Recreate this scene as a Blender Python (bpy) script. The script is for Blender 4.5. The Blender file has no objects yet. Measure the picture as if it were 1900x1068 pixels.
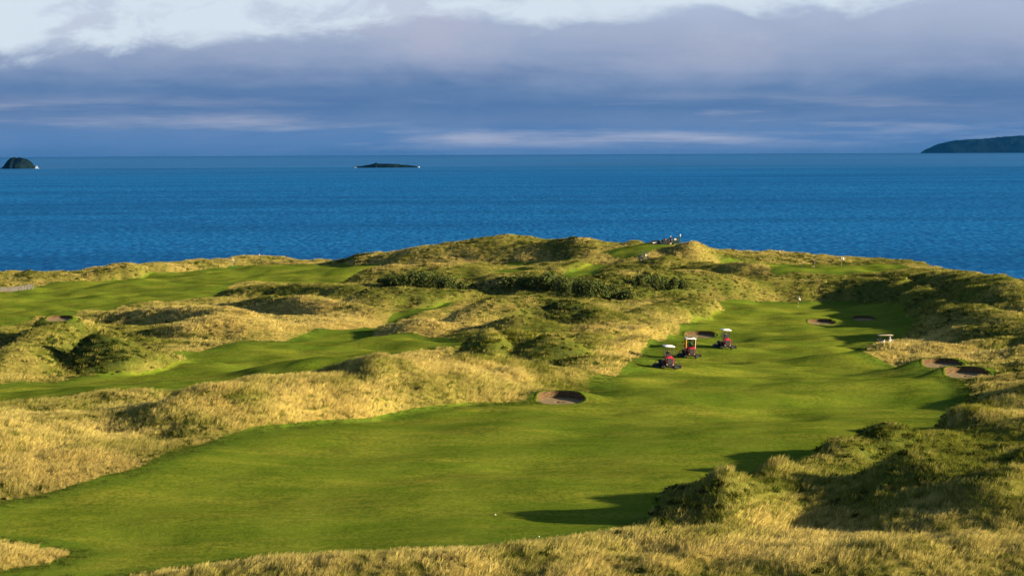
import bpy, bmesh, math, random
import numpy as np
from mathutils import Matrix, Vector, Euler

S = bpy.context.scene
COL = S.collection
R_ = math.radians
rng = np.random.default_rng(7)
random.seed(7)

# ------------------------------------------------------------------ camera
HC = 45.0                                   # camera height above the sea
LENS = 85.0
F = 1900 * LENS / 36.0                      # focal length in photo pixels
PITCH = math.atan(263.5 / F); ROLL = R_(0.27)
cam = bpy.data.cameras.new('camera'); cam_o = bpy.data.objects.new('camera', cam); COL.objects.link(cam_o)
cam.lens = LENS; cam.sensor_width = 36; cam.sensor_fit = 'HORIZONTAL'; cam.clip_start = 0.5; cam.clip_end = 90000
CM = Matrix.Rotation(math.pi / 2 - PITCH, 3, 'X') @ Matrix.Rotation(-ROLL, 3, 'Z')
cam_o.matrix_world = Matrix.Translation((0, 0, HC)) @ CM.to_4x4()
S.camera = cam_o
CMN = np.array(CM)

# ------------------------------------------------------------------ sun, sky, exposure
SUN_EL = 13.8; SUN_AZ = 107.0               # degrees; azimuth clockwise from +Y
EXPO = 1.80
S.view_settings.view_transform = 'Standard'; S.view_settings.look = 'None'
S.view_settings.gamma = 1; S.view_settings.exposure = EXPO; S.view_settings.use_curve_mapping = False
sd = Vector((math.sin(R_(SUN_AZ)) * math.cos(R_(SUN_EL)), math.cos(R_(SUN_AZ)) * math.cos(R_(SUN_EL)), math.sin(R_(SUN_EL))))
sun = bpy.data.lights.new('sun', 'SUN'); sun_o = bpy.data.objects.new('sun', sun); COL.objects.link(sun_o)
sun.energy = 5.0; sun.angle = R_(0.5); sun.color = (1.0, 0.83, 0.54)
sun_o.rotation_euler = sd.to_track_quat('Z', 'Y').to_euler(); sun_o.location = (200, -50, 150)

class NT:
    """small helper to write node trees as expressions"""
    def __init__(s, tree): s.t = tree
    def n(s, kind, **kw):
        o = s.t.nodes.new(kind)
        for k, v in kw.items(): setattr(o, k, v)
        return o
    def put(s, sock, v):
        if isinstance(v, bpy.types.NodeSocket): s.t.links.new(v, sock)
        elif v is not None: sock.default_value = v
    def m(s, op, a, b=None, c=None, clamp=False):
        o = s.n('ShaderNodeMath', operation=op, use_clamp=clamp)
        for i, v in enumerate((a, b, c)):
            if v is not None: s.put(o.inputs[i], v)
        return o.outputs[0]
    def ss(s, v, a, b, c=0.0, d=1.0):
        o = s.n('ShaderNodeMapRange', interpolation_type='SMOOTHSTEP')
        for i, q in enumerate((v, a, b, c, d)): s.put(o.inputs[i], q)
        return o.outputs[0]
    def mix(s, f, a, b, blend='MIX'):
        o = s.n('ShaderNodeMix', data_type='RGBA', blend_type=blend)
        s.put(o.inputs[0], f); s.put(o.inputs[6], a); s.put(o.inputs[7], b)
        return o.outputs[2]
    def noise(s, vec, scale, detail=4, rough=0.55, dist=0.0):
        o = s.n('ShaderNodeTexNoise'); s.put(o.inputs['Vector'], vec)
        o.inputs['Scale'].default_value = scale; o.inputs['Detail'].default_value = detail
        o.inputs['Roughness'].default_value = rough; o.inputs['Distortion'].default_value = dist
        return o.outputs[0]
    def xyz(s, x, y, z):
        o = s.n('ShaderNodeCombineXYZ')
        for i, v in enumerate((x, y, z)): s.put(o.inputs[i], v)
        return o.outputs[0]
    def sep(s, v):
        o = s.n('ShaderNodeSeparateXYZ'); s.put(o.inputs[0], v); return o.outputs
    def vmul(s, v, k):
        o = s.n('ShaderNodeVectorMath', operation='MULTIPLY'); s.put(o.inputs[0], v); s.put(o.inputs[1], k); return o.outputs[0]
    def ramp(s, f, stops):
        o = s.n('ShaderNodeValToRGB'); s.put(o.inputs[0], f)
        e = o.color_ramp.elements
        while len(e) < len(stops): e.new(0.5)
        for el, (p, c) in zip(e, stops): el.position = p; el.color = tuple(c) + (1,)
        return o.outputs[0]

def srgb(r, g, b):
    f = lambda c: c / 12.92 if c <= 0.04045 else ((c + 0.055) / 1.055) ** 2.4
    return tuple(f(v / 255.0) for v in (r, g, b))

W = bpy.data.worlds.new('World'); S.world = W; W.use_nodes = True
t = NT(W.node_tree); W.node_tree.nodes.clear()
sky = t.n('ShaderNodeTexSky', sky_type='NISHITA'); sky.sun_disc = False
sky.sun_elevation = R_(SUN_EL); sky.sun_rotation = R_(SUN_AZ); sky.altitude = 50; sky.air_density = 1.0; sky.dust_density = 0.6; sky.ozone_density = 2.0
gx, gy, gz = t.sep(t.n('ShaderNodeTexCoord').outputs['Generated'])[:3]
az = t.m('ARCTAN2', gx, gy)
el = t.m('ARCSINE', gz)
# stratus bank low over the whole horizon, its top climbing slowly with the bearing
n1 = t.noise(t.xyz(az, t.m('MULTIPLY', el, 2.6), 0.37), 9.0, 7, 0.58, 0.35)
n2 = t.noise(t.xyz(az, t.m('MULTIPLY', el, 2.0), 3.1), 30.0, 7, 0.62, 0.5)
n3 = t.noise(t.xyz(az, t.m('MULTIPLY', el, 6.0), 7.7), 7.5, 6, 0.58, 0.3)
n4 = t.noise(t.xyz(az, t.m('MULTIPLY', el, 12.0), 1.2), 7.0, 6, 0.58, 0.2)
top = t.m('ADD', 0.0530, t.m('MULTIPLY', t.m('SINE', t.m('MULTIPLY', az, 2.6)), 0.024))
top = t.m('ADD', top, t.m('MULTIPLY', t.m('SUBTRACT', n1, 0.5), 0.030))
top = t.m('ADD', top, t.m('MULTIPLY', t.m('SUBTRACT', n2, 0.5), 0.022))
cover = t.ss(t.m('SUBTRACT', top, el), -0.0030, 0.0065)
# broken scraps just above the bank
scr = t.ss(t.m('ADD', n2, t.m('MULTIPLY', t.m('SUBTRACT', n1, 0.5), 1.1)), 0.50, 0.70)
scr = t.m('MULTIPLY', scr, t.ss(el, 0.038, 0.048)); scr = t.m('MULTIPLY', scr, t.ss(el, 0.075, 0.060))
cover = t.m('MAXIMUM', cover, t.m('MULTIPLY', scr, 0.55))
h = t.m('ADD', el, t.m('MULTIPLY', t.m('SUBTRACT', n3, 0.5), 0.022))
h = t.m('ADD', h, t.m('MULTIPLY', t.m('SUBTRACT', n1, 0.5), 0.016))
h = t.m('ADD', h, t.m('MULTIPLY', t.m('SUBTRACT', n2, 0.5), 0.009))
K = 1.0 / 2 ** EXPO
cc = t.ramp(t.m('MULTIPLY', t.m('ADD', h, 0.004), 1 / 0.066), [
    (0.0, srgb(78, 114, 158)), (0.10, srgb(92, 124, 168)), (0.22, srgb(106, 131, 170)), (0.32, srgb(88, 121, 166)),
    (0.42, srgb(102, 131, 172)), (0.56, srgb(138, 156, 189)), (0.78, srgb(163, 176, 202)), (1.0, srgb(178, 192, 218))])
lt = t.m('MULTIPLY', t.ss(n4, 0.47, 0.72), t.m('MULTIPLY', t.ss(el, 0.024, 0.012), t.ss(el, -0.003, 0.003)))
cc = t.mix(t.m('MULTIPLY', lt, 0.80), cc, srgb(186, 186, 200) + (1,))
warm = t.m('MULTIPLY', t.ss(n1, 0.48, 0.72), t.ss(el, 0.02, 0.042))
cc = t.mix(t.m('MULTIPLY', warm, 0.50), cc, srgb(184, 184, 202) + (1,))
dk = t.m('MULTIPLY', t.ss(n3, 0.52, 0.32), t.ss(el, 0.04, 0.02))
cc = t.mix(t.m('MULTIPLY', dk, 0.30), cc, srgb(66, 104, 158) + (1,))
b_sky = t.n('ShaderNodeBackground'); b_sky.inputs[1].default_value = 0.05
# thin pale veil low in the clear sky above the bank
veil = t.ss(el, 0.22, 0.06)
skyc = t.mix(t.m('MULTIPLY', veil, 0.92), sky.outputs[0], tuple(c * K / 0.05 for c in srgb(214, 227, 241)) + (1,))
t.put(b_sky.inputs[0], skyc)
b_cl = t.n('ShaderNodeBackground'); t.put(b_cl.inputs[0], cc); b_cl.inputs[1].default_value = K
mx = t.n('ShaderNodeMixShader'); t.put(mx.inputs[0], cover)
t.put(mx.inputs[1], b_sky.outputs[0]); t.put(mx.inputs[2], b_cl.outputs[0])
t.put(t.n('ShaderNodeOutputWorld').inputs[0], mx.outputs[0])

# ------------------------------------------------------------------ helpers
def tag(o, label=None, cat=None, group=None, kind=None):
    for k, v in (('label', label), ('category', cat), ('group', group), ('kind', kind)):
        if v: o[k] = v
    return o
def link(o, parent=None):
    COL.objects.link(o)
    if parent: o.parent = parent
    return o
def empty(name, loc, rz=0, scale=1.0, tilt=(0, 0)):
    o = bpy.data.objects.new(name, None); o.empty_display_size = 0.3
    o.location = loc; o.rotation_euler = (tilt[0], tilt[1], rz); o.scale = (scale,) * 3
    return link(o)
def mesh_obj(name, verts, faces, mats, parent=None, smooth=False, mi=None):
    me = bpy.data.meshes.new(name); me.from_pydata([tuple(v) for v in verts], [], [tuple(f) for f in faces])
    for m_ in (mats if isinstance(mats, (list, tuple)) else [mats]): me.materials.append(m_)
    if mi is not None: me.polygons.foreach_set('material_index', mi)
    if smooth: me.polygons.foreach_set('use_smooth', [True] * len(me.polygons))
    me.update()
    return link(bpy.data.objects.new(name, me), parent)
class MB:
    def __init__(s): s.bm = bmesh.new()
    def box(s, c, d, rot=None, bev=0.0):
        r = bmesh.ops.create_cube(s.bm, size=1.0)
        M = Matrix.Translation(c) @ (rot.to_matrix().to_4x4() if rot else Matrix()) @ Matrix.Diagonal((*d, 1))
        bmesh.ops.transform(s.bm, matrix=M, verts=r['verts'])
        if bev:
            es = list({e for v in r['verts'] for e in v.link_edges})
            bmesh.ops.bevel(s.bm, geom=es, offset=bev, segments=2, affect='EDGES', profile=0.5)
        return s
    def cyl(s, a, b, r1, r2=None, seg=12):
        a, b = Vector(a), Vector(b); d = b - a
        r = bmesh.ops.create_cone(s.bm, cap_ends=True, segments=seg, radius1=r1, radius2=r1 if r2 is None else r2, depth=d.length)
        bmesh.ops.transform(s.bm, matrix=Matrix.Translation((a + b) / 2) @ d.to_track_quat('Z', 'Y').to_matrix().to_4x4(), verts=r['verts'])
        return s
    def tube(s, pts, r, seg=8):
        for a, b in zip(pts[:-1], pts[1:]): s.cyl(a, b, r, r, seg)
        return s
    def ball(s, c, d, seg=12):
        r = bmesh.ops.create_uvsphere(s.bm, u_segments=seg, v_segments=max(6, seg // 2), radius=1)
        bmesh.ops.transform(s.bm, matrix=Matrix.Translation(c) @ Matrix.Diagonal((*d, 1)), verts=r['verts'])
        return s
    def poly(s, pts, thick, axis=1):
        """prism: pts in the two other axes"""
        vs = []
        for off in (-thick / 2, thick / 2):
            row = []
            for (u, v) in pts:
                co = [0, 0, 0]; q = [i for i in range(3) if i != axis]; co[q[0]] = u; co[q[1]] = v; co[axis] = off
                row.append(s.bm.verts.new(co))
            vs.append(row)
        n = len(pts)
        s.bm.faces.new(vs[0]); s.bm.faces.new(vs[1][::-1])
        for i in range(n): s.bm.faces.new((vs[0][i], vs[1][i], vs[1][(i + 1) % n], vs[0][(i + 1) % n]))
        return s
    def move(s, v):
        bmesh.ops.translate(s.bm, verts=s.bm.verts[:], vec=v); return s
    def build(s, name, mat, parent=None, smooth=False):
        bmesh.ops.recalc_face_normals(s.bm, faces=s.bm.faces[:])
        me = bpy.data.meshes.new(name); s.bm.to_mesh(me); s.bm.free(); me.materials.append(mat)
        if smooth:
            me.polygons.foreach_set('use_smooth', [True] * len(me.polygons)); me.set_sharp_from_angle(angle=R_(40))
        return link(bpy.data.objects.new(name, me), parent)

def pmat(name, col, rough=0.6, metal=0.0, vary=0.15, scale=6.0, spec=0.5, bump=0.0):
    m_ = bpy.data.materials.new(name); m_.use_nodes = True
    q = NT(m_.node_tree); b = m_.node_tree.nodes['Principled BSDF']
    b.inputs['Roughness'].default_value = rough; b.inputs['Metallic'].default_value = metal
    b.inputs['Specular IOR Level'].default_value = spec
    co = q.n('ShaderNodeTexCoord').outputs['Object']
    nz = q.noise(co, scale, 5, 0.6)
    lo = tuple(c * (1 - vary) for c in col) + (1,); hi = tuple(min(1, c * (1 + vary)) for c in col) + (1,)
    q.put(b.inputs['Base Color'], q.mix(q.ss(nz, 0.3, 0.7), lo, hi))
    if bump:
        bp = q.n('ShaderNodeBump'); bp.inputs['Strength'].default_value = bump; q.put(bp.inputs['Height'], nz)
        q.put(b.inputs['Normal'], bp.outputs[0])
    return m_

def vnoise(x, y, seed=0):
    xi = np.floor(x).astype(np.int64); yi = np.floor(y).astype(np.int64)
    fx = x - xi; fy = y - yi
    def hsh(a, b):
        v = (a * 374761393 + b * 668265263 + seed * 974634777) & 0xFFFFFFFF
        v = ((v ^ (v >> 13)) * 1274126177) & 0xFFFFFFFF
        v = ((v ^ (v >> 16)) * 2246822519) & 0xFFFFFFFF
        return ((v ^ (v >> 15)) & 0xFFFFFF) / float(0xFFFFFF) * 2 - 1
    u = fx * fx * fx * (fx * (fx * 6 - 15) + 10); v = fy * fy * fy * (fy * (fy * 6 - 15) + 10)
    return (hsh(xi, yi) * (1 - u) + hsh(xi + 1, yi) * u) * (1 - v) + (hsh(xi, yi + 1) * (1 - u) + hsh(xi + 1, yi + 1) * u) * v
def fbm(x, y, seed=0, oct=4, g=0.5):
    o = np.zeros_like(x, dtype=float); a = 1.0; tot = 0
    for i in range(oct):
        c, s_ = math.cos(0.6 * i), math.sin(0.6 * i); k = 2.03 ** i
        o += a * vnoise((x * c - y * s_) * k + 17.3 * i, (x * s_ + y * c) * k - 9.1 * i, seed + i); tot += a; a *= g
    return o / tot
def sstep(v, a, b):
    q = np.clip((v - a) / (b - a), 0, 1); return q * q * (3 - 2 * q)

# ------------------------------------------------------------------ terrain: survey points read off the photograph
def ray(px, py):
    d = CMN @ np.array([(px - 950) / F, -(py - 534) / F, -1.0]); return d / d[1]
def at_drop(px, py, drop):
    d = ray(px, py); k = -drop / d[2]; return np.array([d[0] * k, k, HC - drop])
def at_dist(px, py, dist):
    d = ray(px, py); return np.array([d[0] * dist, dist, HC + d[2] * dist])
def project(X, Y, Z):
    P = np.stack([X, Y, Z - HC], -1) @ CMN
    return 950 + F * P[..., 0] / -P[..., 2], 534 - F * P[..., 1] / -P[..., 2]

SURVEY = [(100,1060,22.3),(600,1050,22.2),(1200,1060,21.8),(1700,1060,21.3),(1880,1060,21),(950,1064,22),
 (100,960,22),(500,900,22.2),(900,900,22.4),(1150,900,22.5),(1400,900,22.3),(1700,930,21.9),(1880,900,21.4),(300,1000,22.2),
 (600,800,22),(900,780,22),(1200,780,22.2),(1500,780,22.4),(1700,770,22.3),(1880,800,21.3),(800,860,22.3),
 (1000,740,21.8),(1240,684,22.1),(1500,700,22.6),(1750,700,22.5),(1880,700,21.8),(1370,740,22.3),
 (1280,664,23.3),(1347,648,24.4),(1550,640,25),(1700,640,24.5),(1880,650,23),
 (1302,622,25.6),(1400,600,27),(1527,600,27.4),(1606,592,27.6),(1700,600,27),
 (1482,572,28.4),(1350,560,28.2),(1600,555,28.3),(1440,551,28),(1560,549,28),(1330,552,27.6),
 (1440,514,25.0),(1560,511,25),(1330,508,25),(1640,508,25),(1509,497,25.3),(1600,494,25.6),(1560,491,25.8),(1665,491,25.6),(1400,494,25.2),
 (1780,600,26.5),(1880,600,25),(1880,540,25.2),(1780,520,25.6),
 (0,910,21.7),(200,870,21.8),(350,835,22),(0,830,21.8),(0,764,22),(150,780,21.7),(0,742,23.7),(100,720,24.2),(-120,745,23.7),(-120,850,21.8),
 (250,700,24.5),(500,672,25),(600,645,25.5),(750,645,25.5),(400,662,25.2),(700,605,26.5),(600,625,26),(820,628,25.6),
 (300,640,25.5),(500,600,26.3),(600,585,26.6),(300,590,27),(100,650,25.8),(0,650,26),(-150,640,26),
 (0,610,27),(0,560,28),(150,560,28),(300,540,28),(431,495,27.6),(600,500,27.3),(700,491,27.0),(500,515,27.8),(200,522,28),(0,532,28.2),(-150,540,28.2),
 (25,514,28.2),(232,497,28),(480,482,26.8),(600,484,26.7),
 (780,580,27),(860,552,27),(900,532,26.5),(930,528,26.3),
 (1000,650,23.5),(1150,645,23.6),(900,645,24.3),(1000,600,25),(1150,600,25),(1250,580,26),(850,600,25.6),(1000,560,25.6),(1150,560,25.8),(900,562,26.3),
 (1000,525,25.3),(1150,520,25),(800,525,26),(980,503,24.8),(1000,486,24),(1085,500,24.5),(1120,488,24),(880,495,25),(800,500,26),
 (1180,464,21.4),(1230,453,20.6),(1150,474,22.4),(1208,454,20.75),(1258,452,20.5),(1235,451,20.5),(850,470,23.2),(930,462,22.4),(1320,495,24.8),(2050,900,21),(2050,700,21.5),(2050,560,25)]
CP = np.array([at_drop(*s_) for s_ in SURVEY])
CR = 12.0
def mq(r2): return np.sqrt(r2 + CR * CR)
_n = len(CP)
_A = mq(((CP[:, None, :2] - CP[None, :, :2]) ** 2).sum(-1)) - 1.0 * np.eye(_n)
_A = np.block([[_A, np.ones((_n, 1))], [np.ones((1, _n)), np.zeros((1, 1))]])
_w = np.linalg.solve(_A, np.append(CP[:, 2], 0))

COAST = np.array([(-400,540),(0,545),(232,575),(480,586),(600,572),(700,560),(800,562),(930,552),(1060,532),(1185,522),(1270,516),(1330,525),
 (1450,545),(1560,532),(1690,528),(1740,490),(1800,462),(1850,450),(1900,440),(2100,415),(2400,400)], float)
def base_height(X, Y):
    z = np.full(X.shape, _w[-1])
    for (cx, cy, _), w in zip(CP, _w[:-1]): z = z + w * mq((X - cx) ** 2 + (Y - cy) ** 2)
    hill = HC - (1.75 + 0.207 * np.maximum(Y, -6))
    k = sstep(Y, 108, 128); z = z * k + np.minimum(hill, HC - 1.75) * (1 - k)
    return z
def coast_fall(X, Y):
    px = 950 + F * X / np.maximum(Y, 50)
    e = np.interp(px, COAST[:, 0], COAST[:, 1]) + 5 * fbm(X / 14, Y / 60, 91, 3)
    q = np.maximum(Y - e, 0); return 0.85 * q * q / (q + 6)

# grid, denser where the ground is nearer
ys = [-40.0, -20, 0, 20, 40, 60, 80, 92, 100, 106]
while ys[-1] < 660: ys.append(ys[-1] + 0.20 + max(0, ys[-1] - 110) * 0.00085)
ys = np.array(ys); NU = 681
us = np.linspace(-1, 1, NU)
def halfw(y): return 62 + 0.235 * np.maximum(y - 100, 0)
Yg = np.repeat(ys[:, None], NU, 1); Xg = us[None, :] * halfw(ys)[:, None]
Zb = base_height(Xg, Yg) - coast_fall(Xg, Yg)
def samp(G, x, y):
    x = np.atleast_1d(np.asarray(x, float)); y = np.atleast_1d(np.asarray(y, float))
    r = np.clip(np.interp(y, ys, np.arange(len(ys))), 0, len(ys) - 1.001)
    c = np.clip((x / halfw(y) + 1) / 2 * (NU - 1), 0, NU - 1.001)
    i = r.astype(int); j = c.astype(int); a = r - i; b = c - j
    return (G[i, j] * (1 - b) + G[i, j + 1] * b) * (1 - a) + (G[i + 1, j] * (1 - b) + G[i + 1, j + 1] * b) * a
_dd = np.arange(112, 640, 0.25)
def hit(px, py, G):
    d = ray(px, py); z = HC + d[2] * _dd; g = samp(G, d[0] * _dd, _dd)
    k = np.nonzero(g >= z)[0]
    q = _dd[k[0]] if len(k) else 600.0
    return np.array([d[0] * q, q, HC + d[2] * q])

def in_poly(P, X, Y):
    r = np.zeros(X.shape, bool); n = len(P); j = n - 1
    for i in range(n):
        xi, yi = P[i]; xj, yj = P[j]
        if yi != yj:
            c = ((yi > Y) != (yj > Y)) & (X < (xj - xi) * (Y - yi) / (yj - yi) + xi); r ^= c
        j = i
    return r
def dist_poly(P, X, Y):
    d = np.full(X.shape, 1e9); n = len(P)
    for i in range(n):
        a = P[i]; b = P[(i + 1) % n]; ab = b - a; L = (ab ** 2).sum() + 1e-9
        q = np.clip(((X - a[0]) * ab[0] + (Y - a[1]) * ab[1]) / L, 0, 1)
        d = np.minimum(d, (X - a[0] - q * ab[0]) ** 2 + (Y - a[1] - q * ab[1]) ** 2)
    return np.sqrt(d)

MOWN = {
 'fairway': [(-60,1075),(180,1070),(280,1047),(420,1034),(560,1028),(700,1027),(850,1024),(1000,1007),(1120,992),(1260,965),(1400,945),(1560,890),(1700,850),(1760,800),
   (1800,760),(1800,720),(1760,700),(1690,668),(1612,661),(1606,648),(1660,634),(1720,630),(1760,618),(1740,595),(1670,562),(1580,551),(1440,553),(1350,554),(1290,565),(1255,592),(1285,604),
   (1235,622),(1230,640),(1172,662),(1165,690),(1095,715),(1085,737),(990,747),(850,754),(700,770),(640,777),(480,803),(350,838),(250,873),(130,896),(0,920),(-80,935)],
 'fairway.001': [(-90,765),(0,757),(100,752),(190,744),(300,738),(420,712),(560,690),(700,680),(800,662),(860,636),(850,626),(770,622),(692,622),(735,598),(800,583),(870,562),(930,537),(940,528),
   (890,531),(855,553),(780,578),(735,587),(700,597),(620,612),(500,634),(370,657),(250,683),(0,712),(-90,722)],
 'fairway.002': [(-90,545),(0,541),(60,531),(150,516),(215,515),(300,510),(400,497),(470,485),(600,487),(735,488),(742,491),(690,511),(600,524),(520,525),(440,529),(400,551),(270,569),(160,579),(130,592),(75,597),(0,613),(-90,625)],
 'putting_green': [(1335,487),(1420,489),(1560,492),(1665,491),(1695,497),(1640,511),(1560,513),(1440,515),(1390,505),(1340,499)],
 'tee_platform': [(1110,472),(1150,460),(1195,453),(1260,452),(1262,457),(1215,464),(1190,472),(1150,474)],
 'tee_platform.001': [(1040,511),(1060,497),(1110,487),(1140,488),(1125,497),(1090,509),(1060,513)],
 'tee_platform.002': [(915,488),(950,481),(1060,480),(1055,486),(1000,488)],
 'tee_platform.003': [(905,509),(925,503),(978,503),(980,508),(950,510)],
}
MP = {k: np.array([hit(px, py, Zb)[:2] for px, py in v]) for k, v in MOWN.items()}
mown = np.zeros(Xg.shape); mid = np.zeros(Xg.shape, int) - 1
wob = 0.45 * fbm(Xg / 2.5, Yg / 5, 5, 3)
for k, (nm, P) in enumerate(MP.items()):
    sdm = np.where(in_poly(P, Xg, Yg), 1, -1) * dist_poly(P, Xg, Yg) + wob   # >0 inside
    kk = sstep(sdm, -0.35, 0.35)
    mid[(sdm > 0)] = k; mown = np.maximum(mown, kk)
    if nm == 'tee_platform' and k == 4: tee_in = sstep(sdm, -1.5, 1.0)
    mownd = sdm if k == 0 else np.maximum(mownd, sdm)
# one stray island of rough in the bottom left of the long fairway
isl = np.array([hit(px, py, Zb)[:2] for px, py in [(-80,1000),(0,998),(60,1002),(120,1018),(70,1034),(0,1052),(-80,1060)]])
si = np.where(in_poly(isl, Xg, Yg), 1, -1) * dist_poly(isl, Xg, Yg) + wob
mown *= 1 - sstep(si, -0.3, 0.3); mownd = np.minimum(mownd, -si); mid[si > 0] = -1

# ------------------------------------------------------------------ dunes: (crest x, crest y, foot y, half width px, half depth m or 0[, power])
RIDGES = [  # half depth m, then crest line (crest x, crest y, foot y)
 # ridge between the two fairways
 (8.0, [(-90,768,850),(60,765,815),(150,757,805),(250,750,810),(330,731,818),(400,707,806),(470,697,795),(560,690,785),(640,684,772),(700,658,765),(750,672,757)]),
 (5.0, [(750,676,757),(800,672,750),(850,668,740)]),
 (4.5, [(770,668,740),(860,660,728),(950,668,722),(1040,686,718),(1110,694,712)]),
 (4.0, [(1090,664,700),(1130,668,694),(1158,670,690)]),
 (3.5, [(880,712,752),(960,716,746),(990,722,744)]),
 # right foreground
 (4.2, [(1310,912,985),(1345,890,985),(1400,886,972),(1440,872,955),(1500,866,930)]),
 (4.5, [(1470,866,925),(1560,846,890),(1620,818,870),(1660,804,862),(1705,806,850),(1740,796,835)]),
 (6.5, [(1590,880,970),(1680,853,965),(1750,862,970),(1840,880,985)]),
 (5.5, [(1745,775,820),(1800,746,812),(1860,749,815),(1930,760,825)]),
 (6.0, [(1840,850,930),(1900,830,930),(1990,810,920)]),
 (3.0, [(1560,905,965),(1620,915,970),(1700,925,985)]),
 (5.0, [(1850,722,752),(1900,712,750),(1980,700,745)]),
 # right middle
 (3.0, [(1618,642,657),(1634,637,656),(1660,635,656),(1720,635,657),(1790,632,655),(1870,622,650),(1960,610,640)]),
 (3.5, [(1765,652,676),(1830,645,672),(1900,640,672)]),
 (3.0, [(1850,676,700),(1900,668,700),(1980,660,690)]),
 (2.6, [(1800,722,735),(1850,706,728),(1910,696,725)]),
 (8.0, [(1690,501,532),(1730,499,534),(1770,503,540),(1810,510,552),(1848,516,578),(1882,532,598),(1930,558,610)]),
 (5.0, [(1708,532,566),(1735,547,585),(1762,564,602),(1782,586,620)]),
 (7.0, [(1800,560,625),(1850,575,630),(1910,595,640),(1990,610,650)]),
 (5.0, [(1770,600,630),(1830,606,636),(1900,618,645)]),
 # bank under the far green
 (4.0, [(1270,505,546),(1320,509,548),(1380,512,549),(1440,514,549),(1500,513,549),(1560,511,550),(1620,512,552),(1668,512,552)]),
 # left: banks and swells of straw coloured grass
 (4.5, [(415,560,578),(480,551,578),(560,549,582),(630,556,588),(690,575,592)]),
 (5.5, [(440,530,552),(500,523,553),(590,523,553),(655,529,560)]),
 (6.0, [(690,532,580),(760,530,580),(830,534,572),(862,541,562)]),
 (4.0, [(690,612,622),(740,592,620),(800,590,620),(860,600,622),(900,606,622)]),
 (5.0, [(205,577,600),(280,566,600),(370,567,605),(440,572,608)]),
 (5.0, [(20,640,702),(60,618,700),(110,597,640),(140,592,625)]),
 (5.0, [(230,640,690),(300,652,682),(370,655,668)]),
 (4.0, [(-90,632,670),(-20,622,650),(60,604,630)]),
 # centre: swells climbing to the gorse
 (6.0, [(850,590,618),(880,568,612),(930,550,602),(990,548,600),(1060,556,600),(1120,566,605)]),
 (4.0, [(900,600,622),(960,588,620),(1030,594,622),(1100,600,625),(1150,598,620)]),
 (3.0, [(1090,612,636),(1140,604,632),(1200,598,622),(1250,600,618)]),
 (2.6, [(1100,640,658),(1140,634,654),(1190,628,648)]),
 (5.0, [(1170,580,606),(1220,566,600),(1280,556,585),(1310,552,572)]),
 # tees, gorse slope and promontory
 (6.0, [(905,518,545),(950,514,548),(1010,514,552),(1080,516,552),(1150,512,548)]),
 (7.0, [(1150,508,545),(1190,500,546),(1240,500,548),(1290,502,546)]),
 (3.0, [(980,498,507),(1010,494,507),(1050,487,506),(1085,485,500)]),
 (3.0, [(900,502,512),(940,495,506),(985,497,506)]),
 (12., [(720,470,496),(790,453,492),(850,448,486),(890,441,478),(930,437,474),(965,443,474),(1005,448,478)]),
 (8.0, [(1000,448,478),(1060,443,479),(1090,446,479),(1130,453,470)]),
 (4.2, [(1284,449,486),(1300,452,487),(1318,463,488),(1338,474,492)]),
 (5.0, [(1195,486,502),(1240,473,500),(1280,482,503),(1330,490,507),(1390,492,510)]),
 (4.5, [(1330,480,490),(1365,471,487),(1400,477,487),(1450,480,488),(1495,481,489),(1515,487,491)]),
 (6.0, [(700,498,522),(760,492,520),(830,490,515),(890,488,510)]),
 # left skyline
 (4.0, [(-60,512,525),(25,511,522),(52,503,521),(95,507,522),(140,505,521)]),
 (4.0, [(150,503,518),(190,496,517),(232,489,517),(260,495,514),(330,487,503),(385,483,496),(430,485,492),(480,481,488),(560,482,488),(600,481,488),(660,473,487),(700,468,487),(735,470,490)]),
]
DUNES = [  # single domes: crest x, crest y, foot y, half width px, half depth m
 (195,610,690,80,7.0),(1440,856,950,50,3.8),(1560,826,890,62,4.2),(1652,790,862,66,4.8),(1340,880,985,50,4.0),(1020,622,692,78,6.5),(902,613,694,62,6.2),(968,616,650,45,5),(700,656,765,58,7),(1345,883,985,62,4.2),(1690,851,965,80,6),(1805,745,812,62,5.5),
 (1215,502,546,66,7),(930,436,475,90,13),(1065,442,479,45,8),(1180,441,456,24,4),(1288,446,487,20,4.5),(240,488,516,26,4),(55,502,520,24,4),(1810,528,592,55,8),(1745,585,622,45,5),(1235,598,620,34,3),(1640,796,860,60,4.5),
 (430,590,628,120,8),(940,690,735,70,4),(1900,520,545,25,6)]
mound = np.zeros(Xg.shape)
def gh(d): return 0.05 if d < 173 else 0.50 if d < 214 else 0.25      # the grass on a crest hides about this much
def smax(a, b, k=0.9):
    hh = np.maximum(k - np.abs(a - b), 0) / k
    return np.maximum(a, b) + hh * hh * k / 4 * np.clip(np.minimum(a, b) / 0.5, 0, 1)
def crest(cx, cy, fy, b):
    p = hit(cx, fy, Zb); c = at_dist(cx, cy, p[1] + b)
    return np.array([c[0], c[1], min(max(c[2] - samp(Zb, c[0], c[1])[0] - gh(c[1]), 0.2), 8.0)])
def window(x0, x1, y0, y1):
    i0, i1 = np.searchsorted(ys, [y0, y1]); i0 = max(i0 - 1, 0); i1 = min(i1 + 1, len(ys))
    c0 = min(x0 / halfw(y0), x0 / halfw(y1)); c1 = max(x1 / halfw(y0), x1 / halfw(y1))
    j0, j1 = np.searchsorted(us, [c0, c1]); return (slice(i0, i1), slice(max(j0 - 1, 0), min(j1 + 1, NU)))
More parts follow.
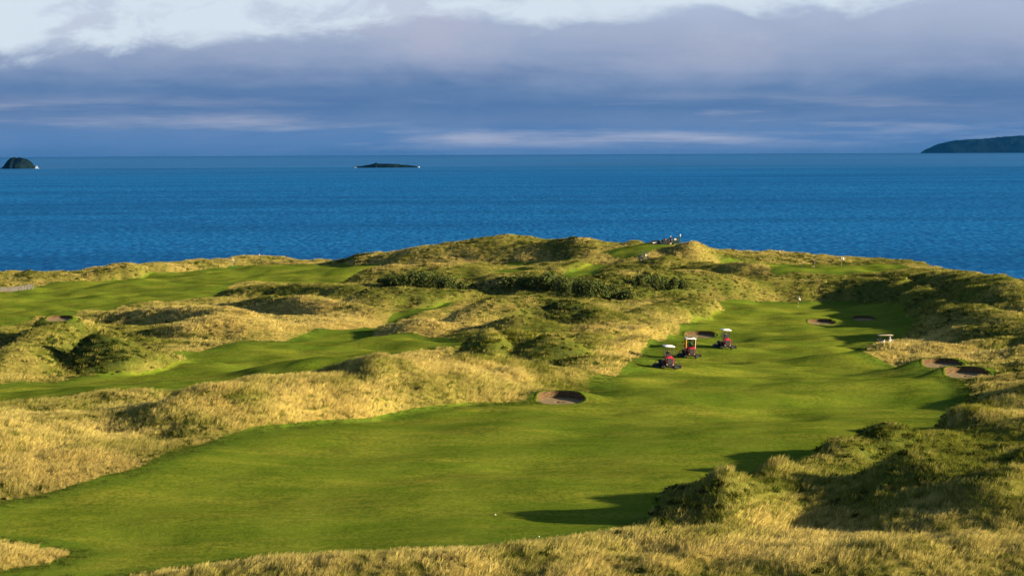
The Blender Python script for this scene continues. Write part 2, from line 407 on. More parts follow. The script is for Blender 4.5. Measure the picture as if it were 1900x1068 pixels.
for n_, (b, pts) in enumerate(RIDGES):
    C = np.array([crest(x, y, f_, b) for x, y, f_ in pts])
    # smooth the distances along the ridge so that the line does not zigzag
    C[1:-1, :2] = 0.5 * C[1:-1, :2] + 0.25 * (C[:-2, :2] + C[2:, :2])
    C[:, 0] = [ray(p_[0], p_[1])[0] * c_[1] for p_, c_ in zip(pts, C)]
    for c_, p_ in zip(C, pts):
        c_[2] = min(max(at_dist(p_[0], p_[1], c_[1])[2] - samp(Zb, c_[0], c_[1])[0] - gh(c_[1]), 0.2), 8.0)
    rad = b * 1.45
    sl = window(C[:, 0].min() - rad, C[:, 0].max() + rad, C[:, 1].min() - rad, C[:, 1].max() + rad)
    X, Y = Xg[sl], Yg[sl]
    lump = 1 + 0.30 * fbm(X / (0.9 * b), Y / (0.9 * b), 300 + n_, 3)
    best = np.full(X.shape, 1e9); hA = np.zeros(X.shape)
    for p0, p1 in zip(C[:-1], C[1:]):
        ab = p1[:2] - p0[:2]; L = (ab ** 2).sum() + 1e-9
        q = np.clip(((X - p0[0]) * ab[0] + (Y - p0[1]) * ab[1]) / L, 0, 1)
        d_ = np.hypot(X - p0[0] - q * ab[0], Y - p0[1] - q * ab[1]); w_ = d_ < best
        best = np.where(w_, d_, best); hA = np.where(w_, p0[2] + (p1[2] - p0[2]) * q, hA)
    rho = np.clip(best / rad * lump, 0, 1)
    mound[sl] = smax(mound[sl], hA * (1 + 0.16 * fbm(X / 5 + n_, Y / 5, 500 + n_, 2)) * np.cos(rho * math.pi / 2) ** 2)
for n_, (cx, cy, fy, hw, dep) in enumerate(DUNES):
    c = crest(cx, cy, fy, dep); wm = hw * c[1] / F; A = c[2]
    ax = wm * 1.55; by = dep * 1.4
    sl = window(c[0] - ax * 1.3, c[0] + ax * 1.3, c[1] - by * 1.3, c[1] + by * 1.3)
    dx = Xg[sl] - c[0]; dy = Yg[sl] - c[1]
    lump = 1 + 0.15 * fbm(Xg[sl] / (0.8 * wm) + n_, Yg[sl] / (0.8 * dep), 400 + n_, 3)
    rho = np.clip(np.sqrt((dx / ax) ** 2 + (dy / by) ** 2) * lump, 0, 1)
    mound[sl] = smax(mound[sl], A * np.cos(rho * math.pi / 2) ** 2)
# keep the mown ground free of dune feet except where a dune really stands on it
inner = sstep(mownd, -1.5, 2.0)
mound *= 1 - inner * (1 - sstep(mound, 0.6, 1.3))
mound *= 1 - tee_in
rough = (1 - sstep(mownd, -0.35, 0.35)); rough = np.maximum(rough, sstep(mound, 0.25, 0.45))
roughs = 1 - sstep(mownd, -6.0, 0.5); roughs = np.maximum(roughs, sstep(mound, 0.4, 1.6))
hum = 0.70 * fbm(Xg / 9, Yg / 9, 21, 3) + 0.42 * fbm(Xg / 3.4, Yg / 3.4, 22, 3)
und = 1.30 * fbm(Xg / 18, Yg / 14, 31, 2) + 0.40 * fbm(Xg / 7, Yg / 6, 32, 2) + 0.10 * fbm(Xg / 3, Yg / 2.5, 33, 2) + 0.55 * sstep(Yg, 215, 290) * fbm(Xg / 13 + Yg / 40, Yg / 11, 34, 2)
far = sstep(Yg, 110, 125)
Z = Zb + mound + far * (hum * roughs * (1 - 0.45 * sstep(mound, 1.0, 3.0)) + und * (1 - roughs * 0.6) * (0.45 + 0.55 * sstep(Yg, 170, 250)) + 0.04 * fbm(Xg / 6, Yg / 5, 36, 2))
# ------------------------------------------------------------------ bunkers cut into the turf: (x, near lip y, half width px, back lip height m, depth m, pull of the low side)
BUNK = [(1040,750,46,0.72,2.3,'round sand bunker with stacked turf face beside the golden ridge'),
 (1302,627,31,0.62,2.3,'sand bunker half in shade behind the mowers'),
 (1527,602,26,0.60,2.1,'sand bunker left of its neighbour in front of the white flag'),
 (1606,595,23,0.55,2.1,'sand bunker closest to the dark shaded dune by the green'),
 (1756,683,39,0.62,2.4,'fully shaded sand bunker cut below the golden ledge'),
 (1803,702,43,0.70,2.5,'sand bunker with crumbling turf face beside the shaded one'),
 (103,596,25,0.45,2.3,'small sand bunker on the brow of the far fairway by the dark dome')]
bk = []; hole = np.zeros(Xg.shape, bool)
for (bx, by_, hw, lip, dep, lab) in BUNK:
    p = hit(bx, by_, Z); a = hw * p[1] / F; c = np.array([p[0], p[1] + dep])
    z0 = p[2]
    dx = (Xg - c[0]) / a; dy = (Yg - c[1]) / dep; rho = np.sqrt(dx * dx + dy * dy) + 1e-6
    back = (0.5 + 0.5 * dy / rho); rim = z0 + lip * sstep(back, 0.15, 0.90)
    fall = 1 - sstep(rho, 1.06, 2.5)
    Z = Z * (1 - fall) + rim * fall
    inh = rho < 1.03; hole |= inh; rough = np.where(rho < 1.55, np.minimum(rough, sstep(rho, 1.3, 1.55)), rough)
    bk.append((c, a, dep, z0, lip, lab))

# the camera-plane pixel of every ground vertex: lets patches of vegetation be surveyed from the photograph
PX, PY = project(Xg, np.maximum(Yg, 20), Z)
gold = 0.50 + 0.65 * fbm(Xg / 12, Yg / 16, 41, 3) + 0.38 * fbm(Xg / 2.6, Yg / 4.0, 42, 3)
dark = 0.14 + 0.80 * fbm(Xg / 8, Yg / 11, 43, 3) + 0.3 * fbm(Xg / 2.2, Yg / 3, 44, 2)
yel = np.zeros(Xg.shape)
# (x, y, rx, ry, gold shift, dark shift, yellow)
PATCH = [
 (460,600,240,32,.45,-.5,0),(600,565,110,14,.4,-.4,0),(790,605,100,18,.5,-.5,0),(100,840,260,70,.35,-.4,0),(480,750,230,60,.3,-.3,0),(950,685,180,25,.45,-.5,0),(1120,690,70,20,.3,-.3,0),
 (500,1050,420,26,.5,-.7,0),(1450,1020,430,45,.7,-.9,0),(1700,640,110,14,.55,-.5,0),(1200,620,140,40,.25,-.3,0),(1180,655,60,16,.5,-.5,0),(1250,478,50,14,.2,-.3,0),(1700,930,200,35,.25,-.25,0),(1850,780,60,30,.2,-.2,0),
 (40,1020,90,25,.5,-.5,0),(1300,490,100,12,.25,-.2,0),(880,480,90,14,.15,0,0),(780,490,70,8,.4,-.3,0),(1050,500,40,8,.4,-.3,0),(640,560,40,30,.1,.0,0),
 (195,645,85,40,-.9,.7,0),(780,555,110,28,-.35,.35,0),(540,540,120,13,-.4,.30,0),(900,645,55,26,-.9,.7,.25),(1020,655,75,28,-1.0,.8,.1),(968,625,40,12,-.7,.5,.5),(700,680,60,18,-.15,.1,0),
 (1440,532,180,20,-.5,.25,0),(1650,560,110,50,-.6,.25,0),(1800,540,120,40,-.45,.05,.12),(1215,525,90,25,-.6,.7,0),(1060,535,130,25,-.7,.7,0),(790,520,80,16,-.7,.7,0),(1040,460,40,20,-.4,.6,0),
 (1815,755,50,12,-.5,.1,1.2),(1640,808,50,10,-.5,.4,.2),(1400,905,120,34,-.6,.5,.05),(1690,885,140,44,-.55,.4,0),(1620,825,130,20,-.35,.3,.05),(1860,840,90,50,-.45,.25,.05),(1620,940,60,20,-.3,.3,0),(930,450,110,16,-.25,.1,.1),(1290,465,45,25,-.25,0,.35),
 (120,508,120,12,-.1,.1,0),(640,478,60,10,-.3,.3,0),(1360,480,45,10,-.6,.6,0),(1480,486,70,6,-.3,.2,0),(1850,630,60,20,-.4,.4,0),(1860,690,60,16,-.3,.5,0),(1050,580,90,16,-.35,.3,0),(960,580,50,10,-.3,.3,0),(1000,1040,70,26,-.5,.2,0),(930,1030,60,18,-.4,.1,0),(1330,985,100,14,-.3,.2,0),
 (1060,720,80,16,-.5,.2,.1),(300,770,120,22,-.1,.15,0),(120,768,120,14,-.35,.4,0),(420,735,90,10,-.4,.2,0),(640,705,70,8,-.35,.2,0),(250,790,60,10,-.3,.2,0),(860,720,120,20,-.15,.1,.1)]
for (x, y, rx, ry, g_, d_, y_) in PATCH:
    e = ((PX - x) / rx) ** 2 + ((PY - y) / ry) ** 2
    k = np.exp(-e * 0.9); gold += g_ * k; dark += d_ * k; yel += y_ * k
gold = np.clip(gold, 0, 1); dark = np.clip(dark, 0, 1); yel = np.clip(yel, 0, 1)
semi = np.clip(sstep(mownd, 3.6, 1.2) + 0.25 * fbm(Xg / 3, Yg / 5, 61, 2), 0, 1)

# ------------------------------------------------------------------ ground materials
def ground_material():
    m_ = bpy.data.materials.new('dune_turf'); m_.use_nodes = True
    q = NT(m_.node_tree); b = m_.node_tree.nodes['Principled BSDF']
    a1 = q.n('ShaderNodeAttribute', attribute_name='cover'); sx = q.n('ShaderNodeSeparateColor'); q.put(sx.inputs[0], a1.outputs['Color'])
    rgh, gld, drk = sx.outputs[0], sx.outputs[1], sx.outputs[2]
    a2 = q.n('ShaderNodeAttribute', attribute_name='tone'); s2 = q.n('ShaderNodeSeparateColor'); q.put(s2.inputs[0], a2.outputs['Color'])
    co = q.n('ShaderNodeTexCoord').outputs['Object']
    f1 = q.noise(co, 0.055, 4, 0.6); f2 = q.noise(q.vmul(co, (0.6, 1.6, 1)), 0.5, 5, 0.62); f3 = q.noise(q.vmul(co, (1, 0.6, 1)), 3.0, 5, 0.7); f4 = q.noise(q.vmul(co, (0.35, 1.3, 1)), 0.16, 5, 0.65)
    fw = q.mix(q.ss(f1, 0.35, 0.68), (0.086, 0.126, 0.011, 1), (0.124, 0.148, 0.014, 1))
    fw = q.mix(q.m('MULTIPLY', q.ss(f4, 0.40, 0.68), 0.85), fw, (0.190, 0.182, 0.023, 1))
    fw = q.mix(q.m('MULTIPLY', q.ss(f2, 0.42, 0.70), 0.55), fw, (0.058, 0.096, 0.007, 1))
    fw = q.mix(q.m('MULTIPLY', q.ss(f3, 0.40, 0.64), 0.75), fw, (0.052, 0.086, 0.007, 1))
    ox, oy, _ = q.sep(co)[:3]
    band = q.ss(q.m('SINE', q.m('MULTIPLY', q.m('ADD', q.m('SUBTRACT', ox, q.m('MULTIPLY', oy, 0.11)), q.m('MULTIPLY', f1, 9.0)), 0.72)), -0.5, 0.5)
    fw = q.mix(q.m('MULTIPLY', band, 0.16), fw, (0.185, 0.205, 0.024, 1))
    fw = q.mix(q.m('MULTIPLY', s2.outputs[0], 0.55), fw, (0.050, 0.096, 0.010, 1))
    gd = q.mix(q.ss(f3, 0.3, 0.7), (0.17, 0.135, 0.035, 1), (0.27, 0.21, 0.055, 1))
    gr = q.mix(q.ss(f3, 0.3, 0.7), (0.06, 0.078, 0.012, 1), (0.11, 0.115, 0.018, 1))
    dg = q.mix(q.ss(f3, 0.3, 0.7), (0.022, 0.034, 0.008, 1), (0.045, 0.055, 0.012, 1))
    rg = q.mix(gld, gr, gd); rg = q.mix(q.m('MULTIPLY', drk, 0.8), rg, dg)
    rr = q.ss(q.m('ADD', rgh, q.m('MULTIPLY', q.m('SUBTRACT', q.noise(co, 2.2, 3, 0.6), 0.5), 0.7)), 0.38, 0.62)
    q.put(b.inputs['Base Color'], q.mix(rr, fw, rg))
    b.inputs['Roughness'].default_value = 0.9; b.inputs['Specular IOR Level'].default_value = 0.0
    bp = q.n('ShaderNodeBump'); bp.inputs['Distance'].default_value = 0.07; bp.inputs['Strength'].default_value = 0.7
    q.put(bp.inputs['Height'], q.m('ADD', q.noise(co, 5.0, 6, 0.7), q.m('MULTIPLY', f2, 1.5))); q.put(b.inputs['Normal'], bp.outputs[0])
    return m_
M_GROUND = ground_material()

# normals of the whole sheet, shared by every piece cut from it
def grid_normals():
    P = np.stack([Xg, Yg, Z], -1)
    du = np.gradient(P, axis=1); dv = np.gradient(P, axis=0)
    n = np.cross(du, dv); return n / np.linalg.norm(n, axis=-1, keepdims=True)
NRM = grid_normals()
cellrough = np.maximum.reduce([rough[:-1, :-1], rough[1:, :-1], rough[:-1, 1:], rough[1:, 1:]])
cellhole = hole[:-1, :-1] & hole[1:, :-1] & hole[:-1, 1:] & hole[1:, 1:]
cellmid = np.where((rough[:-1, :-1] < 0.5), mid[:-1, :-1], -1)
def sheet(name, cells, label=None):
    ii, jj = np.nonzero(cells)
    q = np.stack([ii * NU + jj, ii * NU + jj + 1, (ii + 1) * NU + jj + 1, (ii + 1) * NU + jj], 1)
    uq, inv = np.unique(q.ravel(), return_inverse=True)
    co = np.stack([Xg.ravel()[uq], Yg.ravel()[uq], Z.ravel()[uq]], 1).astype(np.float32)
    me = bpy.data.meshes.new(name); me.vertices.add(len(uq)); me.vertices.foreach_set('co', co.ravel())
    me.loops.add(len(inv)); me.loops.foreach_set('vertex_index', inv.astype(np.int32))
    me.polygons.add(len(q)); me.polygons.foreach_set('loop_start', np.arange(0, len(inv), 4, dtype=np.int32))
    me.polygons.foreach_set('use_smooth', np.ones(len(q), bool))
    a = me.attributes.new('cover', 'FLOAT_COLOR', 'POINT')
    a.data.foreach_set('color', np.stack([rough.ravel()[uq], gold.ravel()[uq], dark.ravel()[uq], yel.ravel()[uq]], 1).astype(np.float32).ravel())
    a = me.attributes.new('tone', 'FLOAT_COLOR', 'POINT')
    a.data.foreach_set('color', np.stack([semi.ravel()[uq]] + [np.zeros(len(uq))] * 3, 1).astype(np.float32).ravel())
    me.update(calc_edges=True)
    me.normals_split_custom_set_from_vertices(NRM.reshape(-1, 3)[uq].astype(np.float32))
    me.materials.append(M_GROUND)
    o = link(bpy.data.objects.new(name, me)); tag(o, label, None, None, 'structure'); return o
sheet('dune_ground', (cellmid < 0) & ~cellhole)
for k, nm in enumerate(MP):
    c_ = (cellmid == k) & ~cellhole
    if c_.any(): sheet(nm.split('.')[0], c_)
# ------------------------------------------------------------------ sea: follows the earth's curve, so the horizon is a real edge
RE = 6371000.0
def sea_z(r): return -r * r / (2 * RE)
def make_sea():
    rs = np.concatenate([np.linspace(5, 400, 12), np.geomspace(440, 6000, 60), np.linspace(6200, 27000, 105)]); NA = 360
    an = np.linspace(0, 2 * math.pi, NA, endpoint=False)
    Rr, Aa = np.meshgrid(rs, an, indexing='ij')
    V = np.stack([Rr * np.sin(Aa), Rr * np.cos(Aa), sea_z(Rr)], -1).reshape(-1, 3)
    fc = [(i * NA + j, (i + 1) * NA + j, (i + 1) * NA + (j + 1) % NA, i * NA + (j + 1) % NA) for i in range(len(rs) - 1) for j in range(NA)]
    m_ = bpy.data.materials.new('sea_water'); m_.use_nodes = True
    q = NT(m_.node_tree); b = m_.node_tree.nodes['Principled BSDF']
    co = q.n('ShaderNodeTexCoord').outputs['Object']
    x, y, _ = q.sep(co)[:3]
    w1 = q.noise(q.vmul(co, (0.42, 0.085, 1)), 1.0, 7, 0.68, 0.3)
    w2 = q.noise(q.vmul(co, (0.0012, 0.0060, 1)), 1.0, 8, 0.68, 0.4)
    w3 = q.noise(q.vmul(co, (0.00022, 0.0011, 1)), 1.0, 4, 0.55, 0.3)
    r = q.m('SQRT', q.m('ADD', q.m('MULTIPLY', x, x), q.m('MULTIPLY', y, y)))
    base = q.mix(q.ss(w2, 0.35, 0.65), (0.0003, 0.066, 0.210, 1), (0.0006, 0.096, 0.280, 1))
    base = q.mix(q.m('MULTIPLY', q.ss(w1, 0.46, 0.66), q.ss(w2, 0.30, 0.66, 0.35, 1.0)), base, (0.022, 0.165, 0.400, 1))
    base = q.mix(q.m('MULTIPLY', q.ss(w1, 0.50, 0.36), 0.75), base, (0.0004, 0.038, 0.140, 1))
    base = q.mix(q.m('MULTIPLY', q.ss(r, 9000, 20000), 0.6), base, (0.0003, 0.036, 0.120, 1))
    calm = q.m('MULTIPLY', q.ss(q.m('ADD', r, q.m('MULTIPLY', q.m('SUBTRACT', w3, 0.5), 5000.0)), 3600, 6500), q.ss(r, 19000, 15000, 0.25, 1.0))
    nt = m_.node_tree; nt.nodes.remove(b)
    df = q.n('ShaderNodeBsdfDiffuse'); q.put(df.inputs[0], base); gl = q.n('ShaderNodeBsdfGlossy'); gl.inputs['Roughness'].default_value = 0.30
    bp = q.n('ShaderNodeBump'); bp.inputs['Strength'].default_value = 0.8; bp.inputs['Distance'].default_value = 1.2
    hgt = q.m('ADD', q.noise(q.vmul(co, (0.12, 0.10, 1)), 1.0, 6, 0.65, 0.5), q.m('MULTIPLY', q.noise(q.vmul(co, (0.02, 0.035, 1)), 1.0, 3, 0.5), 2.0))
    q.put(bp.inputs['Height'], hgt); q.put(df.inputs['Normal'], bp.outputs[0]); q.put(gl.inputs['Normal'], bp.outputs[0])
    mxx = q.n('ShaderNodeMixShader'); q.put(mxx.inputs[0], q.m('ADD', 0.03, q.m('MULTIPLY', calm, 0.07))); q.put(mxx.inputs[1], df.outputs[0]); q.put(mxx.inputs[2], gl.outputs[0])
    q.put(nt.nodes['Material Output'].inputs[0], mxx.outputs[0])
    o = mesh_obj('sea', V, fc, m_, None, True); tag(o, kind='structure')
make_sea()

M_ROCK = pmat('islet_rock', (0.004, 0.009, 0.010), 0.95, vary=0.5, scale=0.06, bump=0.6, spec=0.0)  # cloud shade over the islets is put into this near-black rock colour
M_FOAM = pmat('surf_foam', (0.42, 0.45, 0.50), 0.8, vary=0.05)
def sea_point(px, py):
    d = ray(px, py)
    lo = 300.0; best = None
    k = np.linspace(500, 24000, 40000); z = HC + d[2] * k; r = k * math.hypot(d[0], 1)
    i = np.nonzero(z <= sea_z(r))[0]
    q = k[i[0]] if len(i) else 22500.0
    return np.array([d[0] * q, q, sea_z(q * math.hypot(d[0], 1))])
def islet(name, px, py, prof, depth, mat, dist=None, label=None):
    """prof: skyline (pixel x, pixels above the waterline); given real depth with broken slopes"""
    p = sea_point(px, py)
    if dist: d = ray(px, py); p = np.array([d[0] * dist, dist, sea_z(dist)])
    k = p[1] / F
    pf = np.array(prof, float); nx = 160; ny = 26
    X = np.linspace(pf[0, 0], pf[-1, 0], nx); H = np.interp(X, pf[:, 0], pf[:, 1]) * k
    v = np.linspace(-1, 1, ny)
    XX = np.repeat(((X - px) * k)[:, None], ny, 1); VV = np.repeat(v[None, :], nx, 0)
    wid = depth * np.sqrt(np.clip(H / H.max(), 0.03, 1))[:, None]
    YY = VV * wid
    sc = H.max()
    n_ = fbm(XX / (sc * 0.9), YY / (sc * 0.9), 77, 5)
    HH = H[:, None] * np.clip(1 - np.abs(VV) ** 2.2, 0, 1) * (1 + 0.22 * n_) + 0.05 * sc * n_ - 0.06 * sc * (np.abs(VV) > 0.9) - 0.02 * sc
    HH[[0, -1], :] = -0.1 * sc; HH[:, [0, -1]] = -0.1 * sc
    V = np.stack([XX + 0.05 * sc * n_, YY, HH], -1).reshape(-1, 3)
    fc = [(i * ny + j, (i + 1) * ny + j, (i + 1) * ny + j + 1, i * ny + j + 1) for i in range(nx - 1) for j in range(ny - 1)]
    o = mesh_obj(name, V, fc, mat, None, False); o.location = p; tag(o, label, kind='structure'); return o, p, k
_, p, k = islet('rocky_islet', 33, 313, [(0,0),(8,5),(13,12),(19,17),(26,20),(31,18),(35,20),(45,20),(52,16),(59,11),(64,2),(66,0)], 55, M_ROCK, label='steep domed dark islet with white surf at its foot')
def foam(px, dz, w, hgt, off):
    mb = MB()
    for i in range(14): mb.ball((px * k + random.uniform(-w, w) * k, off, random.uniform(0.1, hgt) * k), (random.uniform(.6, 1.3) * k, 1.2 * k, random.uniform(.5, 1.2) * k), 8)
    o = mb.build('surf', M_FOAM, None, True); o.location = p; tag(o, 'white surf breaking against the rocks', kind='stuff'); return o
foam(36, 0, 3, 4.5, -6)
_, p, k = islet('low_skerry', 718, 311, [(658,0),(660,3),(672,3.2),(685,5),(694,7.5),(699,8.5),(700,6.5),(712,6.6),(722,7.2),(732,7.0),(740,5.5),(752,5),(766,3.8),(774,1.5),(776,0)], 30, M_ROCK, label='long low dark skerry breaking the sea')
foam(59, 0, 1.2, 0.8, -2); foam(-57, 0, 2, 0.3, -14); foam(38, 0, 1.0, 0.4, -14)
M_HEAD = pmat('far_headland', (0.004, 0.010, 0.013), 0.95, vary=0.35, scale=0.003, bump=0.2, spec=0.0)  # base colour darkened to carry the cloud shade lying on the headland
islet('headland', 1850, 284, [(1711,0),(1716,3),(1722,8),(1728,10),(1738,15),(1750,18),(1775,20),(1790,22),(1822,23),(1840,25),(1865,30),(1900,32),(1960,36),(2100,40),(2300,30),(2400,0)], 900, M_HEAD, 21000, 'long dark headland across the water')

# ------------------------------------------------------------------ grass
def plant_material(name, trans=0.30):
    m_ = bpy.data.materials.new(name); m_.use_nodes = True; nt = m_.node_tree; nt.nodes.clear(); q = NT(nt)
    ti = q.n('ShaderNodeAttribute', attribute_name='tint', attribute_type='INSTANCER')
    bl = q.n('ShaderNodeAttribute', attribute_name='blade')
    c = q.mix(1.0, ti.outputs['Color'], bl.outputs['Color'], 'MULTIPLY')
    gn = q.n('ShaderNodeAttribute', attribute_name='lie', attribute_type='INSTANCER')
    vm = q.n('ShaderNodeVectorMath', operation='SCALE'); q.put(vm.inputs[0], gn.outputs['Vector']); vm.inputs['Scale'].default_value = 1.5
    va = q.n('ShaderNodeVectorMath', operation='ADD'); q.put(va.inputs[0], vm.outputs[0]); q.put(va.inputs[1], q.n('ShaderNodeNewGeometry').outputs['Normal'])
    vn = q.n('ShaderNodeVectorMath', operation='NORMALIZE'); q.put(vn.inputs[0], va.outputs[0])
    d = q.n('ShaderNodeBsdfDiffuse'); q.put(d.inputs['Normal'], vn.outputs[0]); tr = q.n('ShaderNodeBsdfTranslucent'); q.put(d.inputs[0], c); q.put(tr.inputs[0], c)
    mxx = q.n('ShaderNodeMixShader'); mxx.inputs[0].default_value = trans
    q.put(mxx.inputs[1], d.outputs[0]); q.put(mxx.inputs[2], tr.outputs[0]); q.put(q.n('ShaderNodeOutputMaterial').inputs[0], mxx.outputs[0])
    return m_
M_GRASS = plant_material('dune_grass')
def tuft(name, n, spread, hgt, wid, lean, curl, head=0.0, seed=0):
    r = random.Random(seed); V = []; Fc = []; C = []
    for i in range(n):
        a = r.uniform(0, 6.283); rr = spread * math.sqrt(r.random()); x0, y0 = rr * math.cos(a), rr * math.sin(a)
        hh = hgt * r.uniform(0.55, 1.1); o = r.uniform(0, 6.283); wx, wy = math.cos(o) * wid / 2, math.sin(o) * wid / 2
        lx = lean * r.uniform(0.5, 1.4) + math.cos(a) * curl * r.random(); ly = math.sin(a) * curl * r.random() + lean * r.uniform(-.3, .3)
        k = len(V); sh = r.uniform(0.72, 1.28); w2 = 0.85 if not head else 1.0
        for s_, wk in ((0, 1.0), (0.55, w2), (1.0, 0.12 if not head else head)):
            b = s_ ** 1.6
            V += [(x0 + lx * b * hh - wx * wk, y0 + ly * b * hh - wy * wk, hh * s_ * (1 - 0.12 * abs(lx) * s_)), (x0 + lx * b * hh + wx * wk, y0 + ly * b * hh + wy * wk, hh * s_ * (1 - 0.12 * abs(lx) * s_))]
            C += [(sh, sh * r.uniform(.95, 1.03), sh * r.uniform(.85, 1.1), 1)] * 2
        Fc += [(k, k + 1, k + 3, k + 2), (k + 2, k + 3, k + 5, k + 4)]
    me = bpy.data.meshes.new(name); me.from_pydata(V, [], Fc); me.materials.append(M_GRASS)
    at = me.attributes.new('blade', 'FLOAT_COLOR', 'POINT'); at.data.foreach_set('color', np.array(C, np.float32).ravel())
    return bpy.data.objects.new(name, me)
def leafclump(name, n, rad, hgt, leaf, seed=0):
    r = random.Random(seed); V = []; Fc = []; C = []
    for i in range(n):
        while True:
            p = Vector((r.uniform(-1, 1), r.uniform(-1, 1), r.uniform(0, 1)))
            if 0.35 < p.length < 1: break
        c = Vector((p.x * rad, p.y * rad, p.z * hgt)); e = Euler((r.uniform(0, 6.28), r.uniform(0, 6.28), r.uniform(0, 6.28))).to_matrix()
        k = len(V); s_ = leaf * r.uniform(.6, 1.4); sh = r.uniform(.65, 1.35)
        for u, v in ((-.5, -.3), (.5, -.3), (.6, .35), (-.4, .4)): V.append(c + e @ Vector((u * s_, v * s_, 0)))
        C += [(sh * r.uniform(.9, 1.1), sh, sh * .9, 1)] * 4; Fc.append((k, k + 1, k + 2, k + 3))
    me = bpy.data.meshes.new(name); me.from_pydata(V, [], Fc); me.materials.append(M_GRASS)
    at = me.attributes.new('blade', 'FLOAT_COLOR', 'POINT'); at.data.foreach_set('color', np.array(C, np.float32).ravel())
    return bpy.data.objects.new(name, me)
def collection(name, objs):
    c = bpy.data.collections.new(name)
    for o in objs: c.objects.link(o)
    return c
SRC = {
 'fescue': collection('fescue_source', [tuft('fescue_tuft_%d' % i, 28, 0.24, 0.42, 0.014, 0.50, 0.45, 0.75, 10 + i) for i in range(5)]),
 'fescue_far': collection('fescue_far_source', [tuft('fescue_swath_%d' % i, 28, 0.42, 0.30, 0.028, 0.32, 0.45, 0.6, 30 + i) for i in range(4)]),
 'green': collection('green_source', [tuft('green_tuft_%d' % i, 28, 0.28, 0.26, 0.020, 0.25, 0.9, 0, 50 + i) for i in range(4)]),
 'scrub': collection('scrub_source', [leafclump('scrub_clump_%d' % i, 56, 0.42, 0.26, 0.12, 70 + i) for i in range(4)]),
}
def instancer(name, P, rot, scl, tint, idx, col_, label, lie):
    me = bpy.data.meshes.new(name); n = len(P); me.vertices.add(n); me.vertices.foreach_set('co', P.astype(np.float32).ravel())
    for nm, ty, key, arr in (('rot', 'FLOAT_VECTOR', 'vector', rot), ('scl', 'FLOAT_VECTOR', 'vector', scl), ('tint', 'FLOAT_COLOR', 'color', tint), ('lie', 'FLOAT_VECTOR', 'vector', lie)):
        at = me.attributes.new(nm, ty, 'POINT'); at.data.foreach_set(key, arr.astype(np.float32).ravel())
    at = me.attributes.new('pick', 'INT', 'POINT'); at.data.foreach_set('value', idx.astype(np.int32))
    me.materials.append(M_GRASS)
    o = link(bpy.data.objects.new(name, me)); tag(o, label, None, None, 'stuff')
    g = bpy.data.node_groups.new(name + '_nodes', 'GeometryNodeTree')
    g.interface.new_socket('Geometry', in_out='INPUT', socket_type='NodeSocketGeometry'); g.interface.new_socket('Geometry', in_out='OUTPUT', socket_type='NodeSocketGeometry')
    N = g.nodes; Lk = g.links.new
    gi = N.new('NodeGroupInput'); go = N.new('NodeGroupOutput'); ip = N.new('GeometryNodeInstanceOnPoints'); ci = N.new('GeometryNodeCollectionInfo')
    ci.inputs['Collection'].default_value = col_; ci.inputs['Separate Children'].default_value = True; ci.inputs['Reset Children'].default_value = True
    def na(nm, ty):
        a = N.new('GeometryNodeInputNamedAttribute'); a.data_type = ty; a.inputs['Name'].default_value = nm; return [s_ for s_ in a.outputs if s_.enabled][0]
    Lk(gi.outputs[0], ip.inputs['Points']); Lk(ci.outputs[0], ip.inputs['Instance']); ip.inputs['Pick Instance'].default_value = True
    Lk(na('pick', 'INT'), ip.inputs['Instance Index']); Lk(na('rot', 'FLOAT_VECTOR'), ip.inputs['Rotation']); Lk(na('scl', 'FLOAT_VECTOR'), ip.inputs['Scale'])
    Lk(ip.outputs[0], go.inputs[0])
    md = o.modifiers.new('grow', 'NODES'); md.node_group = g
    return o
def cellc(G): return 0.25 * (G[:-1, :-1] + G[1:, :-1] + G[:-1, 1:] + G[1:, 1:])
carea = (Xg[:-1, 1:] - Xg[:-1, :-1]) * (Yg[1:, :-1] - Yg[:-1, :-1])
cr, cg, cd, cyl_, cY = cellc(rough), cellc(gold), cellc(dark), cellc(yel), cellc(Yg); cX = cellc(Xg); cmd = cellc(mownd)
vis = (cY > 112) & (np.abs(cX) < 0.235 * cY + 14) & (cellc(Z) > 4) & ~cellhole
def scatter(w):
    n = rng.poisson(np.clip(w, 0, None) * carea * vis * (cr > 0.45))
    ii, jj = np.nonzero(n); rep = n[ii, jj]; ii = np.repeat(ii, rep); jj = np.repeat(jj, rep)
    a = rng.random(len(ii)); b = rng.random(len(ii))
    f = lambda G: (G[ii, jj] * (1 - b) + G[ii, jj + 1] * b) * (1 - a) + (G[ii + 1, jj] * (1 - b) + G[ii + 1, jj + 1] * b) * a
    return np.stack([f(Xg), f(Yg), f(Z)], 1), f
def lerp3(a, b, k): return np.array(a)[None] * (1 - k[:, None]) + np.array(b)[None] * k[:, None]
def grow(name, w, key, nvar, tintf, smin, smax_, label, lean=0.5, fat=1.0):
    P, f = scatter(w); n = len(P)
    if n == 0: return
    edge = np.clip(np.maximum(f(mownd) * -1 / 1.5, (f(mound) - 0.0) / 0.5), 0.62, 1)
    s_ = rng.uniform(smin, smax_, n) * edge * (0.8 + 0.35 * np.clip(fbm(P[:, 0] / 6, P[:, 1] / 6, 81, 2) + 0.5, 0, 1))
    rot = np.stack([rng.normal(0, 0.10, n), rng.normal(0, 0.10, n), rng.normal(0, lean, n) + 0.5 * fbm(P[:, 0] / 15, P[:, 1] / 15, 83, 2)], 1)
    if key == 'scrub': rot[:, 2] = rng.uniform(0, 6.28, n)
    P[:, 2] -= 0.03
    tint = np.concatenate([tintf(P, f, n) * rng.uniform(.82, 1.18, (n, 1)), np.ones((n, 1))], 1)
    instancer(name, P, rot, np.stack([s_ * fat, s_ * fat, s_], 1), tint, rng.integers(0, nvar, n), SRC[key], label, np.stack([f(NRM[..., i]) for i in range(3)], 1))
    print(name, n)
lowd = cY < 225
